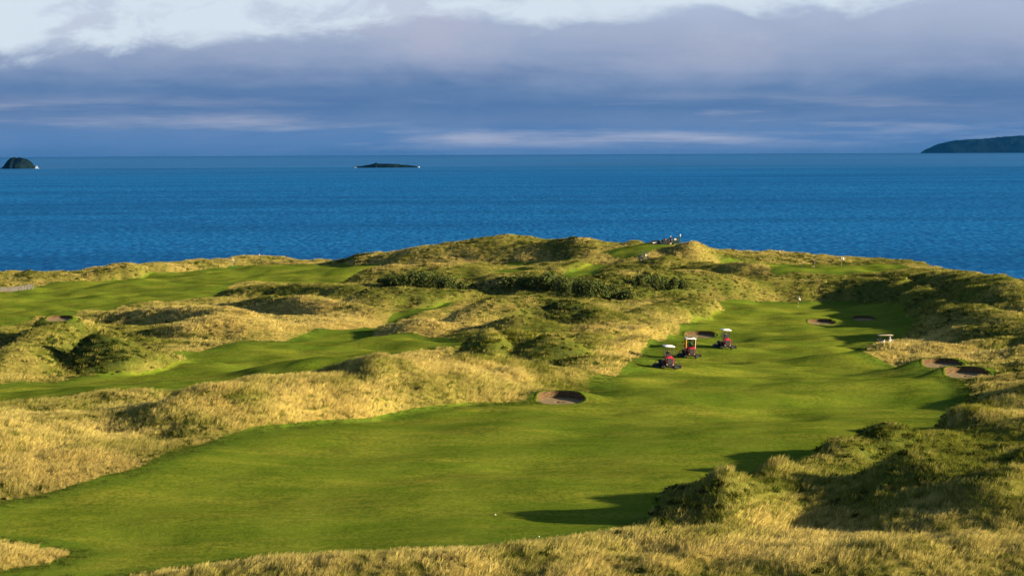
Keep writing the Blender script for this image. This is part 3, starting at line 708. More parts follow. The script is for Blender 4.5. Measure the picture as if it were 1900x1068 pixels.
cgr = np.clip(cg * (1 - 0.85 * cd), 0, 1); cgn = np.clip((1 - cg) * (1 - 0.7 * cd) + 0.15, 0, 1)
def t_gold(P, f, n):
    k = np.clip(0.5 + 0.9 * fbm(P[:, 0] / 5, P[:, 1] / 7, 84, 3), 0, 1)
    c = lerp3((0.58, 0.470, 0.150), (0.49, 0.375, 0.115), k); g_ = np.clip(1.1 - f(gold) * 1.3, 0, 0.7)
    return c * (1 - g_[:, None]) + np.array((0.21, 0.215, 0.036)) * g_[:, None]
def t_green(P, f, n):
    k = rng.random(n); c = lerp3((0.090, 0.120, 0.016), (0.19, 0.185, 0.030), k); y_ = np.clip(f(yel), 0, 1)[:, None]
    return c * (1 - y_) + np.array((0.20, 0.19, 0.014)) * y_
def t_scrub(P, f, n):
    k = rng.random(n); c = lerp3((0.030, 0.046, 0.009), (0.062, 0.072, 0.014), k); y_ = np.clip(f(yel), 0, 1)[:, None]
    return c * (1 - y_) + np.array((0.22, 0.21, 0.012)) * y_
grow('tall_fescue_grass', 14 * cgr * lowd, 'fescue', 5, t_gold, 0.75, 1.25, 'tall straw coloured fescue grass on the near dunes')
grow('fescue_grass', 4.8 * (0.12 + 0.88 * cgr) * ~lowd, 'fescue_far', 4, t_gold, 0.8, 1.3, 'straw coloured fescue grass on the far dunes')
grow('coarse_green_grass', np.where(lowd, 7.0, 2.8) * cgn, 'green', 4, t_green, 0.8, 1.4, 'coarse green tussock grass among the dunes', 1.5, 1.25)
grow('low_scrub', np.where(lowd, 2.6, 1.8) * cd, 'scrub', 4, t_scrub, 0.6, 1.15, 'low dark green scrub on the dune sides')

cms = np.exp(-((cmd - 0.2) / 1.1) ** 2) * (cr <= 0.45) + 0.0 * cmd
vis_cr = cr; cr = np.where((cms > 0.08), 1.0, 0.0)
def t_semi(P, f, n): return lerp3((0.052, 0.084, 0.011), (0.105, 0.118, 0.020), rng.random(n))
mound_keep = mound; mound = np.zeros_like(mound)
grow('semi_rough_grass', np.where(lowd, 9.0, 3.0) * cms, 'green', 4, t_semi, 0.6, 1.1, 'short ragged grass along the fairway edges', 1.5, 1.5)
mound = mound_keep; cr = vis_cr
# ------------------------------------------------------------------ bunkers
M_SAND = pmat('bunker_sand', (0.195, 0.142, 0.078), 0.95, vary=0.12, scale=3, bump=0.25, spec=0.05)
M_SOD = pmat('stacked_turf', (0.105, 0.068, 0.036), 0.95, vary=0.5, scale=9, bump=0.8, spec=0.0)
M_LIP = pmat('lip_turf', (0.085, 0.110, 0.012), 0.95, vary=0.3, scale=4, bump=0.4, spec=0.0)
def make_bunker(c, a, dep, z0, lip, lab):
    t_ = empty('sand_bunker', (c[0], c[1], z0)); tag(t_, lab, 'bunker', 'pot bunkers cut into the fairways')
    NS = 72; th = np.linspace(0, 2 * math.pi, NS, endpoint=False)
    ex, ey = np.cos(th), np.sin(th)
    wobb = 1 + 0.03 * np.sin(3 * th + a) + 0.02 * np.sin(7 * th + dep)
    rimz = lip * sstep((0.5 + 0.5 * ey), 0.15, 0.90) + 0.01
    floor = 0.01 + 0.13 * ey
    def ring(r, z): return np.stack([ex * a * r * wobb, ey * dep * r * wobb, z], 1)
    # wall of stacked turves: stepped courses, a little uneven
    NC = 9; rows = []
    for i in range(NC + 1):
        f_ = i / NC; z = floor + (rimz - floor) * f_
        jit = 0.012 * np.sin(th * 23 + i * 1.7) + 0.008 * np.sin(th * 41 + i * 3.1)
        if i: rows.append(ring(0.90 + 0.085 * f_ - 0.012 + jit, z - 0.006))
        rows.append(ring(0.90 + 0.085 * f_ + jit, z + (0.0 if i == 0 else 0.006)))
    V = np.concatenate(rows); n = len(rows)
    fc = [(i * NS + j, i * NS + (j + 1) % NS, (i + 1) * NS + (j + 1) % NS, (i + 1) * NS + j) for i in range(n - 1) for j in range(NS)]
    mesh_obj('turf_face', V, fc, M_SOD, t_)
    # raked sand, dished and lapping up the face
    rows = [ring(r, (0.01 + 0.13 * ey * r) - 0.04 * (1 - r * r) + 0.05 * r ** 6 + 0.012 * r ** 3 * np.sin(17 * th + 9 * r)) for r in (0.935, 0.88, 0.80, 0.7, 0.6, 0.45, 0.3, 0.15)]
    V = np.concatenate(rows + [np.array([[0, 0, 0.01 - 0.04]])]); n = len(rows)
    fc = [((i + 1) * NS + j, i * NS + j, i * NS + (j + 1) % NS, (i + 1) * NS + (j + 1) % NS)[::-1] for i in range(n - 1) for j in range(NS)]
    fc += [((n - 1) * NS + j, (n - 1) * NS + (j + 1) % NS, n * NS) for j in range(NS)]
    mesh_obj('sand', V, fc, M_SAND, t_, True)
    # rolled turf lip, lies on the ground around the opening
    rows = []
    for r, up in ((0.965, -0.03), (0.975, 0.015), (1.03, 0.025), (1.10, 0.02), (1.18, -0.05)):
        q = ring(r, rimz * 0)
        g = samp(Z, q[:, 0] + c[0], q[:, 1] + c[1]) - z0
        q[:, 2] = (np.minimum(rimz, g + 0.02) if r < 1.0 else g) + up; rows.append(q)
    V = np.concatenate(rows); n = len(rows)
    fc = [(i * NS + j, (i + 1) * NS + j, (i + 1) * NS + (j + 1) % NS, i * NS + (j + 1) % NS) for i in range(n - 1) for j in range(NS)]
    mesh_obj('turf_lip', V, [f_[::-1] for f_ in fc], M_LIP, t_, True)
for b_ in bk: make_bunker(*b_)

# ------------------------------------------------------------------ gorse
M_LEAF = bpy.data.materials.new('gorse_leaf'); M_LEAF.use_nodes = True
_q = NT(M_LEAF.node_tree); _b = M_LEAF.node_tree.nodes['Principled BSDF']
_a = _q.n('ShaderNodeAttribute', attribute_name='blade'); _q.put(_b.inputs['Base Color'], _q.mix(1.0, (0.042, 0.064, 0.011, 1), _a.outputs['Color'], 'MULTIPLY'))
_b.inputs['Roughness'].default_value = 0.7; _b.inputs['Specular IOR Level'].default_value = 0.15
M_STEM = pmat('gorse_stem', (0.06, 0.045, 0.03), 0.95, vary=0.3)
def gorse(px, py, wpx, hpx, label, seed, G=None, dep=None):
    p = hit(px, py, Z); k = p[1] / F; w = wpx * k / 2; hh = hpx * k; r = random.Random(seed); dp = dep or max(0.8, w * 0.8)
    y = p[1] + dp * 0.6; zz = samp(Z, p[0], y)[0]
    o = empty('gorse_bush', (p[0], y, zz - 0.1)); tag(o, label, 'bush', G)
    lobes = [(r.uniform(-.65, .65) * w, r.uniform(-.6, .6) * dp, r.uniform(.25, .62) * hh, r.uniform(.32, .55) * w, r.uniform(.32, .5) * hh) for _ in range(11)]
    V = []; Fc = []; C = []
    for (lx, ly, lz, lr, lh) in lobes:
        for _ in range(230):
            u = Vector((r.gauss(0, 1), r.gauss(0, 1), r.gauss(0, 1))).normalized() * (r.random() ** 0.28) * r.uniform(.85, 1.12)
            if u.z < -0.6: continue
            cpt = Vector((lx + u.x * lr, ly + u.y * min(lr, dp * .6), max(0.02, lz + u.z * lh))); e = Euler((r.uniform(0, 6.28), r.uniform(0, 6.28), r.uniform(0, 6.28))).to_matrix()
            s_ = r.uniform(.10, .26); sh = r.uniform(.5, 1.5); kk = len(V)
            for a_, b_ in ((-.5, -.35), (.5, -.3), (.55, .35), (-.4, .4)): V.append(cpt + e @ Vector((a_ * s_, b_ * s_, 0)))
            C += [(sh * r.uniform(.8, 1.5), sh, sh * .8, 1)] * 4; Fc.append((kk, kk + 1, kk + 2, kk + 3))
    me = bpy.data.meshes.new('crown'); me.from_pydata(V, [], Fc); me.materials.append(M_LEAF)
    at_ = me.attributes.new('blade', 'FLOAT_COLOR', 'POINT'); at_.data.foreach_set('color', np.array(C, np.float32).ravel())
    link(bpy.data.objects.new('crown', me), o)
    mb = MB()
    for i in range(4): mb.cyl((r.uniform(-.2, .2), r.uniform(-.2, .2), -0.2), (r.uniform(-.5, .5) * w, r.uniform(-.3, .3) * dp, .5 * hh), .05, .02, 6)
    mb.build('stem', M_STEM, o)
L1 = 'dark gorse bush in the thicket at the edge of the sloping green path'; L2 = 'dark gorse bush in the long thicket below the tees'; L3 = 'dark gorse bush on the rounded mound above the fairway bank'
for i, (x, y, w, h_) in enumerate([(716,531,32,18),(742,533,44,27),(770,534,48,31),(800,535,48,31),(828,536,42,26),(850,538,30,16)]): gorse(x, y, w, h_, L1, 100 + i, 'gorse thicket by the path')
for i, (x, y, w, h_) in enumerate([(948,536,38,22),(972,538,42,26),(998,543,46,32),(1024,547,50,36),(1052,551,54,40),(1080,553,54,40),(1108,556,52,38),(1134,557,46,32),(1160,558,38,22)]): gorse(x, y, w, h_, L2, 200 + i, 'gorse thicket below the tees')
for i, (x, y, w, h_) in enumerate([(1186,536,36,22),(1212,541,42,30),(1240,543,40,26),(1262,540,34,18)]): gorse(x, y, w, h_, L3, 300 + i, 'gorse on the mound')
gorse(1037,575,26,14,'small round gorse bush alone on the golden slope',401); gorse(1063,444,17,5,'tiny dark bush on the crest of the promontory dune',402)
gorse(1074,578,16,8,'small gorse bush beside the lone round one',403)

# ------------------------------------------------------------------ people
M_SKIN = pmat('skin', (0.42, 0.24, 0.16), 0.55, vary=0.06); M_HAIR = pmat('hair', (0.03, 0.02, 0.015), 0.7)
M_SHOE = pmat('shoe', (0.55, 0.55, 0.52), 0.6)
def cloth(name, c): return pmat('cloth_' + name, c, 0.85, vary=0.18, scale=14, spec=0.2)
M_BLACK = cloth('black', (0.012, 0.012, 0.014)); M_WHITE = cloth('white', (0.75, 0.75, 0.76)); M_TEAL = cloth('green', (0.02, 0.22, 0.13)); M_NAVY = cloth('navy', (0.02, 0.03, 0.06)); M_BLUE = cloth('blue', (0.10, 0.25, 0.50)); M_LILAC = cloth('pale', (0.55, 0.56, 0.66)); M_KHAKI = cloth('khaki', (0.35, 0.28, 0.18))
def person(loc, rz, pose, label, shirt, legs, bare=False, cap=None, scale=1.0, group=None):
    """one continuous skinned body; joints in metres, facing +Y"""
    J = {'pelvis': (0, 0, .94), 'waist': (0, 0, 1.10), 'chest': (0, 0, 1.32), 'neck': (0, 0, 1.49), 'skull': (0, .015, 1.58), 'crown': (0, .01, 1.69)}
    for sx, s_ in ((-1, 'l'), (1, 'r')):
        J.update({'sh' + s_: (sx * .18, 0, 1.42), 'el' + s_: (sx * .24, -.03, 1.14), 'wr' + s_: (sx * .25, .07, .90), 'pa' + s_: (sx * .25, .10, .83),
                  'hip' + s_: (sx * .09, 0, .88), 'kn' + s_: (sx * .10, .03, .49), 'an' + s_: (sx * .10, -.01, .09), 'to' + s_: (sx * .11, .16, .045)})
    if pose == 'sit':
        for s_, sx in (('l', -1), ('r', 1)):
            J['kn' + s_] = (sx * .14, .44, .90); J['an' + s_] = (sx * .14, .52, .50); J['to' + s_] = (sx * .15, .70, .46)
            J['el' + s_] = (sx * .27, .12, 1.16); J['wr' + s_] = (sx * .17, .38, 1.16); J['pa' + s_] = (sx * .15, .46, 1.16)
    if pose == 'bend':
        for k_ in ('waist', 'chest', 'neck', 'skull', 'crown', 'shl', 'shr', 'ell', 'elr', 'wrl', 'wrr', 'pal', 'par'):
            x, y, z = J[k_]; dz = z - .94; a_ = R_(48); J[k_] = (x, y * .4 + dz * math.sin(a_), .94 + dz * math.cos(a_))
        for s_, sx in (('l', -1), ('r', 1)): J['el' + s_] = (sx * .2, .42, .98); J['wr' + s_] = (sx * .14, .52, .78); J['pa' + s_] = (sx * .13, .55, .71)
    if pose == 'walk':
        J['knl'] = (-.1, .16, .50); J['anl'] = (-.1, .20, .09); J['tol'] = (-.1, .36, .045); J['knr'] = (.1, -.05, .5); J['anr'] = (.1, -.26, .14); J['tor'] = (.1, -.14, .05)
    B = [('pelvis', 'waist', 's'), ('waist', 'chest', 's'), ('chest', 'neck', 's'), ('neck', 'skull', 'k'), ('skull', 'crown', 'k')]
    rad = {'pelvis': .145, 'waist': .13, 'chest': .155, 'neck': .058, 'skull': .082, 'crown': .078}
    for s_, sx in (('l', -1), ('r', 1)):
        B += [('chest', 'sh' + s_, 's'), ('sh' + s_, 'el' + s_, 's'), ('el' + s_, 'wr' + s_, 'k'), ('wr' + s_, 'pa' + s_, 'k'),
              ('pelvis', 'hip' + s_, 'p'), ('hip' + s_, 'kn' + s_, 'p'), ('kn' + s_, 'an' + s_, 'k' if bare else 'p'), ('an' + s_, 'to' + s_, 'f')]
        rad.update({'sh' + s_: .068, 'el' + s_: .046, 'wr' + s_: .030, 'pa' + s_: .034, 'hip' + s_: .098, 'kn' + s_: .062, 'an' + s_: .044, 'to' + s_: .036})
        P_ = Vector(J['pa' + s_]); D_ = (P_ - Vector(J['wr' + s_])).normalized(); Sd = Vector((0, 1, 0)) if abs(D_.y) < .7 else Vector((1, 0, 0))
        for i, ln in enumerate((.062, .075, .080, .070)):
            nm = 'f%d%s' % (i, s_); J[nm] = tuple(P_ + D_ * ln + Sd * (i - 1.5) * .021 + Vector((-sx * .012, 0, 0))); rad[nm] = .009; B.append(('pa' + s_, nm, 'k'))
        J['th' + s_] = tuple(P_ + D_ * .02 + Sd * .055); rad['th' + s_] = .010; B.append(('pa' + s_, 'th' + s_, 'k'))
    J['nose'] = (J['skull'][0], J['skull'][1] + .10, J['skull'][2] + .02); rad['nose'] = .014; B.append(('skull', 'nose', 'k'))
    nm = list(J); me = bpy.data.meshes.new('body'); me.from_pydata([J[k_] for k_ in nm], [(nm.index(a_), nm.index(b_)) for a_, b_, _ in B], [])
    tmp = bpy.data.objects.new('body_tmp', me); COL.objects.link(tmp)
    tmp.modifiers.new('skin', 'SKIN')
    for i, k_ in enumerate(nm): me.skin_vertices[0].data[i].radius = (rad[k_],) * 2
    me.skin_vertices[0].data[0].use_root = True
    sb = tmp.modifiers.new('sub', 'SUBSURF'); sb.levels = sb.render_levels = 1
    dg = bpy.context.evaluated_depsgraph_get(); m2 = bpy.data.meshes.new_from_object(tmp.evaluated_get(dg)); bpy.data.objects.remove(tmp)
    mats = [M_SKIN, shirt, legs, M_SHOE]; m2.materials.clear()
    for m_ in mats: m2.materials.append(m_)
    key = {'k': 0, 's': 1, 'p': 2, 'f': 3}
    SA = np.array([J[a_] for a_, _, _ in B]); SB = np.array([J[b_] for _, b_, _ in B]); SK = np.array([key[c_] for _, _, c_ in B]); SR = np.array([min(rad[a_], rad[b_]) for a_, b_, _ in B])
    for f_ in m2.polygons:
        c_ = np.array(f_.center); ab = SB - SA; q = np.clip(((c_ - SA) * ab).sum(1) / ((ab ** 2).sum(1) + 1e-9), 0, 1)
        d_ = np.linalg.norm(c_ - SA - ab * q[:, None], axis=1) - SR; f_.material_index = int(SK[d_.argmin()]); f_.use_smooth = True
    o = empty('person', loc, rz, scale); tag(o, label, 'person', group)
    m2.name = 'body'; link(bpy.data.objects.new('body', m2), o)
    hx, hy, hz = J['crown']
    if cap: MB().ball((hx, hy, hz + .01), (.10, .115, .075)).cyl((hx, hy + .09, hz + .005), (hx, hy + .09, hz + .018), .085, .085, 14).build('cap', cap, o, True)
    else: MB().ball((hx, hy - .02, hz), (.098, .105, .085)).build('hair', M_HAIR, o, True)
    return o

# ------------------------------------------------------------------ mowers
M_RED = pmat('mower_red', (0.42, 0.012, 0.035), 0.32, vary=0.12, scale=3); M_MAROON = pmat('cab_red', (0.26, 0.010, 0.022), 0.35, vary=0.12)
M_RUB = pmat('rubber', (0.012, 0.012, 0.012), 0.85, vary=0.3, scale=10); M_DARK = pmat('dark_steel', (0.010, 0.010, 0.011), 0.75, vary=0.3); M_GRILLE = pmat('grille', (0.020, 0.019, 0.020), 0.8, vary=0.2)
M_ROOF = pmat('roof_white', (0.62, 0.61, 0.60), 0.5, vary=0.04); M_RIM = pmat('rim_cream', (0.50, 0.40, 0.28), 0.5); M_YEL = pmat('amber_pillar', (0.60, 0.26, 0.02), 0.45); M_GREEN = pmat('reel_green', (0.015, 0.05, 0.03), 0.5); M_BLUEM = pmat('blue_mark', (0.08, 0.22, 0.55), 0.5)
M_GLASS = bpy.data.materials.new('cab_glass'); M_GLASS.use_nodes = True
_n = M_GLASS.node_tree; _n.nodes.clear(); _q = NT(_n); _tb = _q.n('ShaderNodeBsdfTransparent'); _gl = _q.n('ShaderNodeBsdfGlossy'); _gl.inputs['Roughness'].default_value = 0.05
_tb.inputs[0].default_value = (.82, .86, .84, 1); _mx = _q.n('ShaderNodeMixShader'); _fr = _q.n('ShaderNodeFresnel'); _q.put(_mx.inputs[0], _fr.outputs[0]); _q.put(_mx.inputs[1], _tb.outputs[0]); _q.put(_mx.inputs[2], _gl.outputs[0]); _q.put(_q.n('ShaderNodeOutputMaterial').inputs[0], _mx.outputs[0])
def wheel(name, parent, c, r, w):
    o = empty(name, c); o.parent = parent
    mb = MB(); x = w / 2
    for a_, b_, r1, r2 in ((-x, -x * .6, r * .88, r), (-x * .6, x * .6, r, r), (x * .6, x, r, r * .88)): mb.cyl((a_, 0, 0), (b_, 0, 0), r1, r2, 24)
    for i in range(18):
        an = i / 18 * 6.283; mb.box((0, math.cos(an) * r, math.sin(an) * r), (w * .9, .03, .025), Euler((an, 0, 0)))
    mb.build('tyre', M_RUB, o); mb = MB(); mb.cyl((-x - .006, 0, 0), (x + .006, 0, 0), r * .55, None, 20).cyl((-x - .02, 0, 0), (x + .02, 0, 0), r * .16, None, 10); mb.build('rim', M_RIM, o)
def make_mower(px, py, rz, label, cab, drv_label, shirt, mark=False, sc=1.0):
    p = hit(px, py, Z); e_ = .9
    gx_ = (samp(Z, p[0] + e_, p[1])[0] - samp(Z, p[0] - e_, p[1])[0]) / (2 * e_); gy_ = (samp(Z, p[0], p[1] + e_)[0] - samp(Z, p[0], p[1] - e_)[0]) / (2 * e_)
    z = samp(Z, p[0], p[1] + .6)[0] - 0.015
    T = empty('fairway_mower', (p[0], p[1] + .6, z), R_(rz), sc, (math.atan(gy_) * .5, -math.atan(gx_) * .5)); tag(T, label, 'mower', 'mowers cutting the fairway in echelon')
    # wheels: small steering pair at the back, drive pair forward
    for sx in (-1, 1): wheel('rear_wheel', T, (sx * .55, -.55, .25), .25, .20); wheel('front_wheel', T, (sx * .66, .85, .36), .36, .28)
    MB().box((0, .15, .40), (.62, 1.9, .16), None, .02).box((0, -.55, .30), (.95, .12, .12)).box((0, .85, .36), (1.1, .16, .16)).box((0, -.80, .36), (.5, .10, .14)).build('chassis', M_DARK, T)
    # hood: arched box tapering to the back
    mb = MB(); prof = [(-.36, .48), (-.40, .95), (-.38, 1.14), (-.26, 1.26), (0, 1.31), (.26, 1.26), (.38, 1.14), (.40, .95), (.36, .48)]
    mb.poly(prof, 1.0, 1); mb.move((0, -.40, 0))
    for v in mb.bm.verts:
        if v.co.y < -.5: v.co.x *= .93; v.co.z = .48 + (v.co.z - .48) * .96
    hood = mb.build('hood', M_MAROON if cab else M_RED, T)
    MB().box((0, -.925, .80), (.60, .05, .62), None, .02).build('grille', M_GRILLE, hood)
    for i in range(6): MB().box((0, -.957, .56 + i * .095), (.54, .018, .03)).build('slat', M_DARK, hood)
    for sx in (-1, 1):
        MB().cyl((sx * .31, -.95, .50), (sx * .31, -.90, .50), .05, None, 12).build('tail_lamp', M_YEL if cab else M_RIM, T)
        MB().box((sx * .62, .85, .76), (.30, .72, .05), Euler((0, sx * .12, 0)), .015).build('fender', M_DARK, T)
        MB().box((sx * .46, .12, .62), (.22, .75, .36), None, .05).build('side_tank', M_DARK, T)
    # cutting units: two outer ones on arms, three in front, hoses looping over
    for (x, y) in ((-1.03, .55), (1.03, .55), (-.68, 1.55), (0, 1.7), (.68, 1.55)):
        u = empty('cutting_unit', (x, y, 0)); u.parent = T
        MB().cyl((-.34, 0, .15), (.34, 0, .15), .12, None, 14).build('reel', M_GREEN, u)
        MB().cyl((-.36, -.20, .075), (.36, -.20, .075), .07, None, 12).cyl((-.36, .2, .06), (.36, .2, .06), .055, None, 12).build('roller', M_DARK, u)
        MB().box((0, .0, .29), (.70, .34, .03), Euler((.2, 0, 0))).box((-.37, 0, .17), (.03, .44, .26)).box((.37, 0, .17), (.03, .44, .26)).build('guard', M_DARK, u)
        MB().cyl((.37 if x >= 0 else -.37, 0, .18), (.47 if x >= 0 else -.47, 0, .18), .07, None, 12).build('motor', M_MAROON, u)
        MB().tube([(0, 0, .3), (-x * .25, -.05 + (1.0 - y) * .3, .42), (-x * .5, (1.0 - y) * .7, .45)], .035).build('lift_arm', M_DARK, u)
    for sx in (-1, 1):
        pts = [(sx * (.70 + .56 * math.sin(a_)), .42, .42 + .42 * math.cos(a_)) for a_ in np.linspace(0, 1.75, 10)]
        MB().tube(pts, .026).build('hose', M_RUB, T)
    # operator station
    MB().box((0, .42, .62), (.9, .9, .05)).box((0, .90, .92), (.3, .08, .55), Euler((-.3, 0, 0))).build('platform', M_DARK, T)
    MB().box((0, .22, .96), (.50, .48, .12), None, .04).box((0, .00, 1.24), (.48, .12, .46), Euler((.12, 0, 0)), .04).build('seat', M_RUB, T)
    mb = MB(); mb.tube([(math.cos(a_) * .19, .70 + math.sin(a_) * .17, 1.30 + math.sin(a_) * .09) for a_ in np.linspace(0, 6.283, 15)], .016).cyl((0, .86, 1.0), (0, .70, 1.30), .025); mb.build('steering_wheel', M_RUB, T)
    if not cab:
        for sx in (-1, 1):
            MB().tube([(sx * .40, -.10, .70), (sx * .38, -.12, 1.6), (sx * .36, -.02, 2.14)], .035).build('roll_bar_post', M_DARK, T)
            MB().tube([(sx * .38, .70, .62), (sx * .38, .62, 2.14)], .018).build('front_post', M_DARK, T)
            MB().tube([(sx * .40, -.06, 1.72), (sx * .62, -.02, 1.80), (sx * .62, -.02, 1.45)], .012).build('mirror_bracket', M_DARK, T)
        MB().cyl((-.38, -.12, 1.86), (.38, -.12, 1.86), .03).build('cross_bar', M_DARK, T)
        mb = MB(); mb.box((0, .30, 2.20), (1.02, 1.30, .12), None, .05); mb.box((0, .30, 2.265), (.70, .95, .05), None, .02); ro = mb.build('canopy', M_ROOF, T, True)
        if mark: MB().poly([(-.43, 2.18), (-.38, 2.165), (-.27, 2.19), (-.25, 2.225), (-.32, 2.215), (-.40, 2.21)], .006, 1).move((0, -.353, 0)).build('logo', M_BLUEM, ro)
        sz = .96
    else:
        MB().box((0, .42, .80), (1.10, 1.12, .66), None, .05).box((0, -.12, 1.18), (1.08, .05, .14)).build('cab_shell', M_MAROON, T)
        for sx, mt in ((-1, M_YEL), (1, M_RIM)): MB().box((sx * .53, -.12, 1.62), (.07, .07, 1.02)).build('rear_pillar', mt, T)
        for sx in (-1, 1):
            MB().box((sx * .53, .92, 1.62), (.07, .07, 1.02)).build('front_pillar', M_MAROON, T)
            MB().box((sx * .53, .40, 1.64), (.012, .96, .94)).build('side_window', M_GLASS, T)
            mi_ = MB(); mi_.tube([(sx * .55, .85, 1.78), (sx * .76, .82, 1.78)], .014); mi_.box((sx * .77, .80, 1.66), (.11, .04, .24), None, .02); mi_.build('mirror', M_RUB, T)
        MB().box((0, -.12, 1.68), (.98, .012, .86)).build('rear_window', M_GLASS, T); MB().box((0, .93, 1.64), (.98, .012, .94)).build('windscreen', M_GLASS, T)
        MB().box((0, .40, 2.20), (1.20, 1.22, .12), None, .04).build('cab_roof', M_ROOF, T, True); MB().box((0, .35, 2.29), (.52, .40, .07), None, .02).build('roof_vent', M_RUB, T)
        MB().box((0, .42, 2.06), (.98, 1.0, .10)).build('headliner', M_RUB, T); sz = 1.0
    bpy.context.view_layer.update()
    M_ = T.matrix_world; q = M_ @ Vector((0, .14, sz - .80))
    person(q, R_(rz), 'sit', drv_label, shirt, M_NAVY, False, M_BLACK)
make_mower(1240, 685, 8, 'red ride-on fairway mower with blue mark on its white canopy', False, 'dark clothed person driving the mower with the blue marked canopy', M_BLACK, True, 1.0)
make_mower(1281, 665, 8, 'red fairway mower with enclosed glazed cab and amber pillar', True, 'person in a green shirt driving inside the glazed mower cab', M_TEAL, False, 0.98)
make_mower(1347, 648, 9, 'red fairway mower with domed white canopy next to the shaded bunker', False, 'dark clothed person driving the mower with plain domed canopy', M_NAVY, False, 0.98)

# ------------------------------------------------------------------ golf carts
M_BEIGE = pmat('cart_roof_beige', (0.36, 0.29, 0.18), 0.6, vary=0.06); M_CARTD = pmat('cart_body_dark', (0.015, 0.018, 0.022), 0.4); M_SEATB = pmat('cart_seat', (0.05, 0.05, 0.055), 0.7)
def golf_cart(pos, rz, label, roof, body):
    T = empty('golf_cart', pos, rz); tag(T, label, 'golf cart')          # local +Y forward, 2.4 m long
    for sx in (-1, 1):
        wheel('wheel', T, (sx * .48, .78, .23), .23, .18); wheel('wheel', T, (sx * .48, -.78, .23), .23, .18)
        MB().tube([(sx * .52, .82, .75), (sx * .50, .52, 1.76)], .02).build('front_strut', M_CARTD, T)
        MB().tube([(sx * .52, -.78, .75), (sx * .50, -.70, 1.76)], .02).build('rear_strut', M_CARTD, T)
    mb = MB(); mb.poly([(-1.18, .32), (-1.20, .72), (-.92, .80), (-.45, .74), (-.40, .36), (.42, .34), (.62, .70), (.95, .76), (1.18, .58), (1.20, .34), (.9, .26), (-.9, .26)], 1.12, 0); mb.build('body', body, T)
    MB().box((0, -.38, .80), (1.04, .50, .13), None, .04).box((0, -.66, 1.08), (1.04, .12, .42), Euler((-.15, 0, 0)), .04).build('seat', M_SEATB, T)
    MB().box((0, -.08, 1.80), (1.20, 1.75, .08), None, .035).build('roof', roof, T, True)
    mb = MB(); mb.tube([(-.28 + math.cos(a_) * .17, .30 + math.sin(a_) * .10, 1.0 + math.sin(a_) * .12) for a_ in np.linspace(0, 6.283, 13)], .014).cyl((-.28, .58, .70), (-.28, .30, 1.0), .02); mb.build('steering_wheel', M_CARTD, T)
    MB().cyl((.25, -1.05, .55), (.25, -1.12, 1.35), .14, .15, 14).build('golf_bag', M_CARTD, T)
    for i in range(5): MB().cyl((.25 + .04 * (i - 2), -1.12, 1.3), (.25 + .06 * (i - 2), -1.16, 1.55 + .03 * (i % 3)), .012, .02, 6).build('club', M_GRILLE, T)
    return T
def ground_at(px, d):
    x = ray(px, 600)[0] * d; return Vector((x, d, samp(Z, x, d)[0] - 0.01))
def depth_for(px, py, hgt, d0, d1):
    """distance at which something hgt above the ground shows at pixel row py"""
    ds = np.arange(d0, d1, 0.5); r = ray(px, py); z = HC + r[2] * ds; g = samp(Z, r[0] * ds, ds) + hgt
    return float(ds[np.argmin(np.abs(z - g))])
d_ = depth_for(1644, 620, 1.84, 289, 314); g_ = ground_at(1644, d_)
golf_cart(g_, R_(-88), 'golf cart with cream roof half hidden behind the golden ledge', M_BEIGE, M_CARTD)
person(g_ + Vector((.42, -.22, .02)), R_(-86), 'sit', 'person in a white shirt seated in the cream roofed golf cart', M_WHITE, M_NAVY, True)
person(ground_at(1635, d_ - .9), R_(-60), 'bend', 'person in pale shirt bending at the back of the cream roofed golf cart', M_LILAC, M_BLUE, False)
d2 = depth_for(1196, 467, 1.84, 470, 500); g2 = ground_at(1196, d2)
golf_cart(g2, R_(-84), 'dark golf cart parked below the tee among straw coloured hummocks', M_CARTD, M_CARTD)
person(g2 + Vector((.2, -.3, .0)), R_(-84), 'sit', 'person in a white top seated in the dark golf cart', M_WHITE, M_NAVY)

# ------------------------------------------------------------------ tee boards
M_BOARD = pmat('board_black', (0.012, 0.012, 0.016), 0.5, vary=0.15); M_BGREEN = pmat('board_green', (0.006, 0.028, 0.022), 0.5, vary=0.15); M_PRINT = pmat('print_white', (0.8, 0.8, 0.82), 0.6, vary=0.02)
M_ORANGE = pmat('stripe_orange', (0.75, 0.16, 0.03), 0.6, vary=0.05); M_STG = pmat('stripe_green', (0.02, 0.25, 0.16), 0.6, vary=0.05); M_GOLDP = pmat('print_gold', (0.45, 0.38, 0.05), 0.6, vary=0.05); M_PINKP = pmat('print_pink', (0.65, 0.42, 0.38), 0.6, vary=0.05); M_POST = pmat('post_dark', (0.02, 0.02, 0.02), 0.6)
dT = min(max(np.median([hit(x_, 453.6, Z)[1] for x_ in (1212, 1220, 1228, 1236, 1244, 1252, 1258)]), 488), 512); kT = dT / F
zT = HC + ray(1236, 452.5)[2] * dT
def tee_pos(px, dd=0.0):
    g = ground_at(px, dT + dd); g.z = max(g.z, zT - .08); return g
def rectp(x0, x1, z0, z1): return [(x0, z0), (x1, z0), (x1, z1), (x0, z1)]
def board(px0, px1, hpx, shape, label, mat, dd=0.0, lift=0.0):
    w = (px1 - px0) * kT; hh = hpx * kT; zb = tee_pos((px0 + px1) / 2, dd)
    T = empty('tee_board', zb + Vector((0, 0, lift)), R_(2)); tag(T, label, 'banner', 'boards round the back of the tee')
    MB().poly(shape(w, hh), .08, 1).build('panel', mat, T)
    for sx in (-.4, .4): MB().box((sx * w, .07, hh * .3), (.06, .06, hh * .6 + .3)).build('leg', M_POST, T)
    return T, w, hh
rect = lambda w, h: rectp(-w / 2, w / 2, 0.02, h)
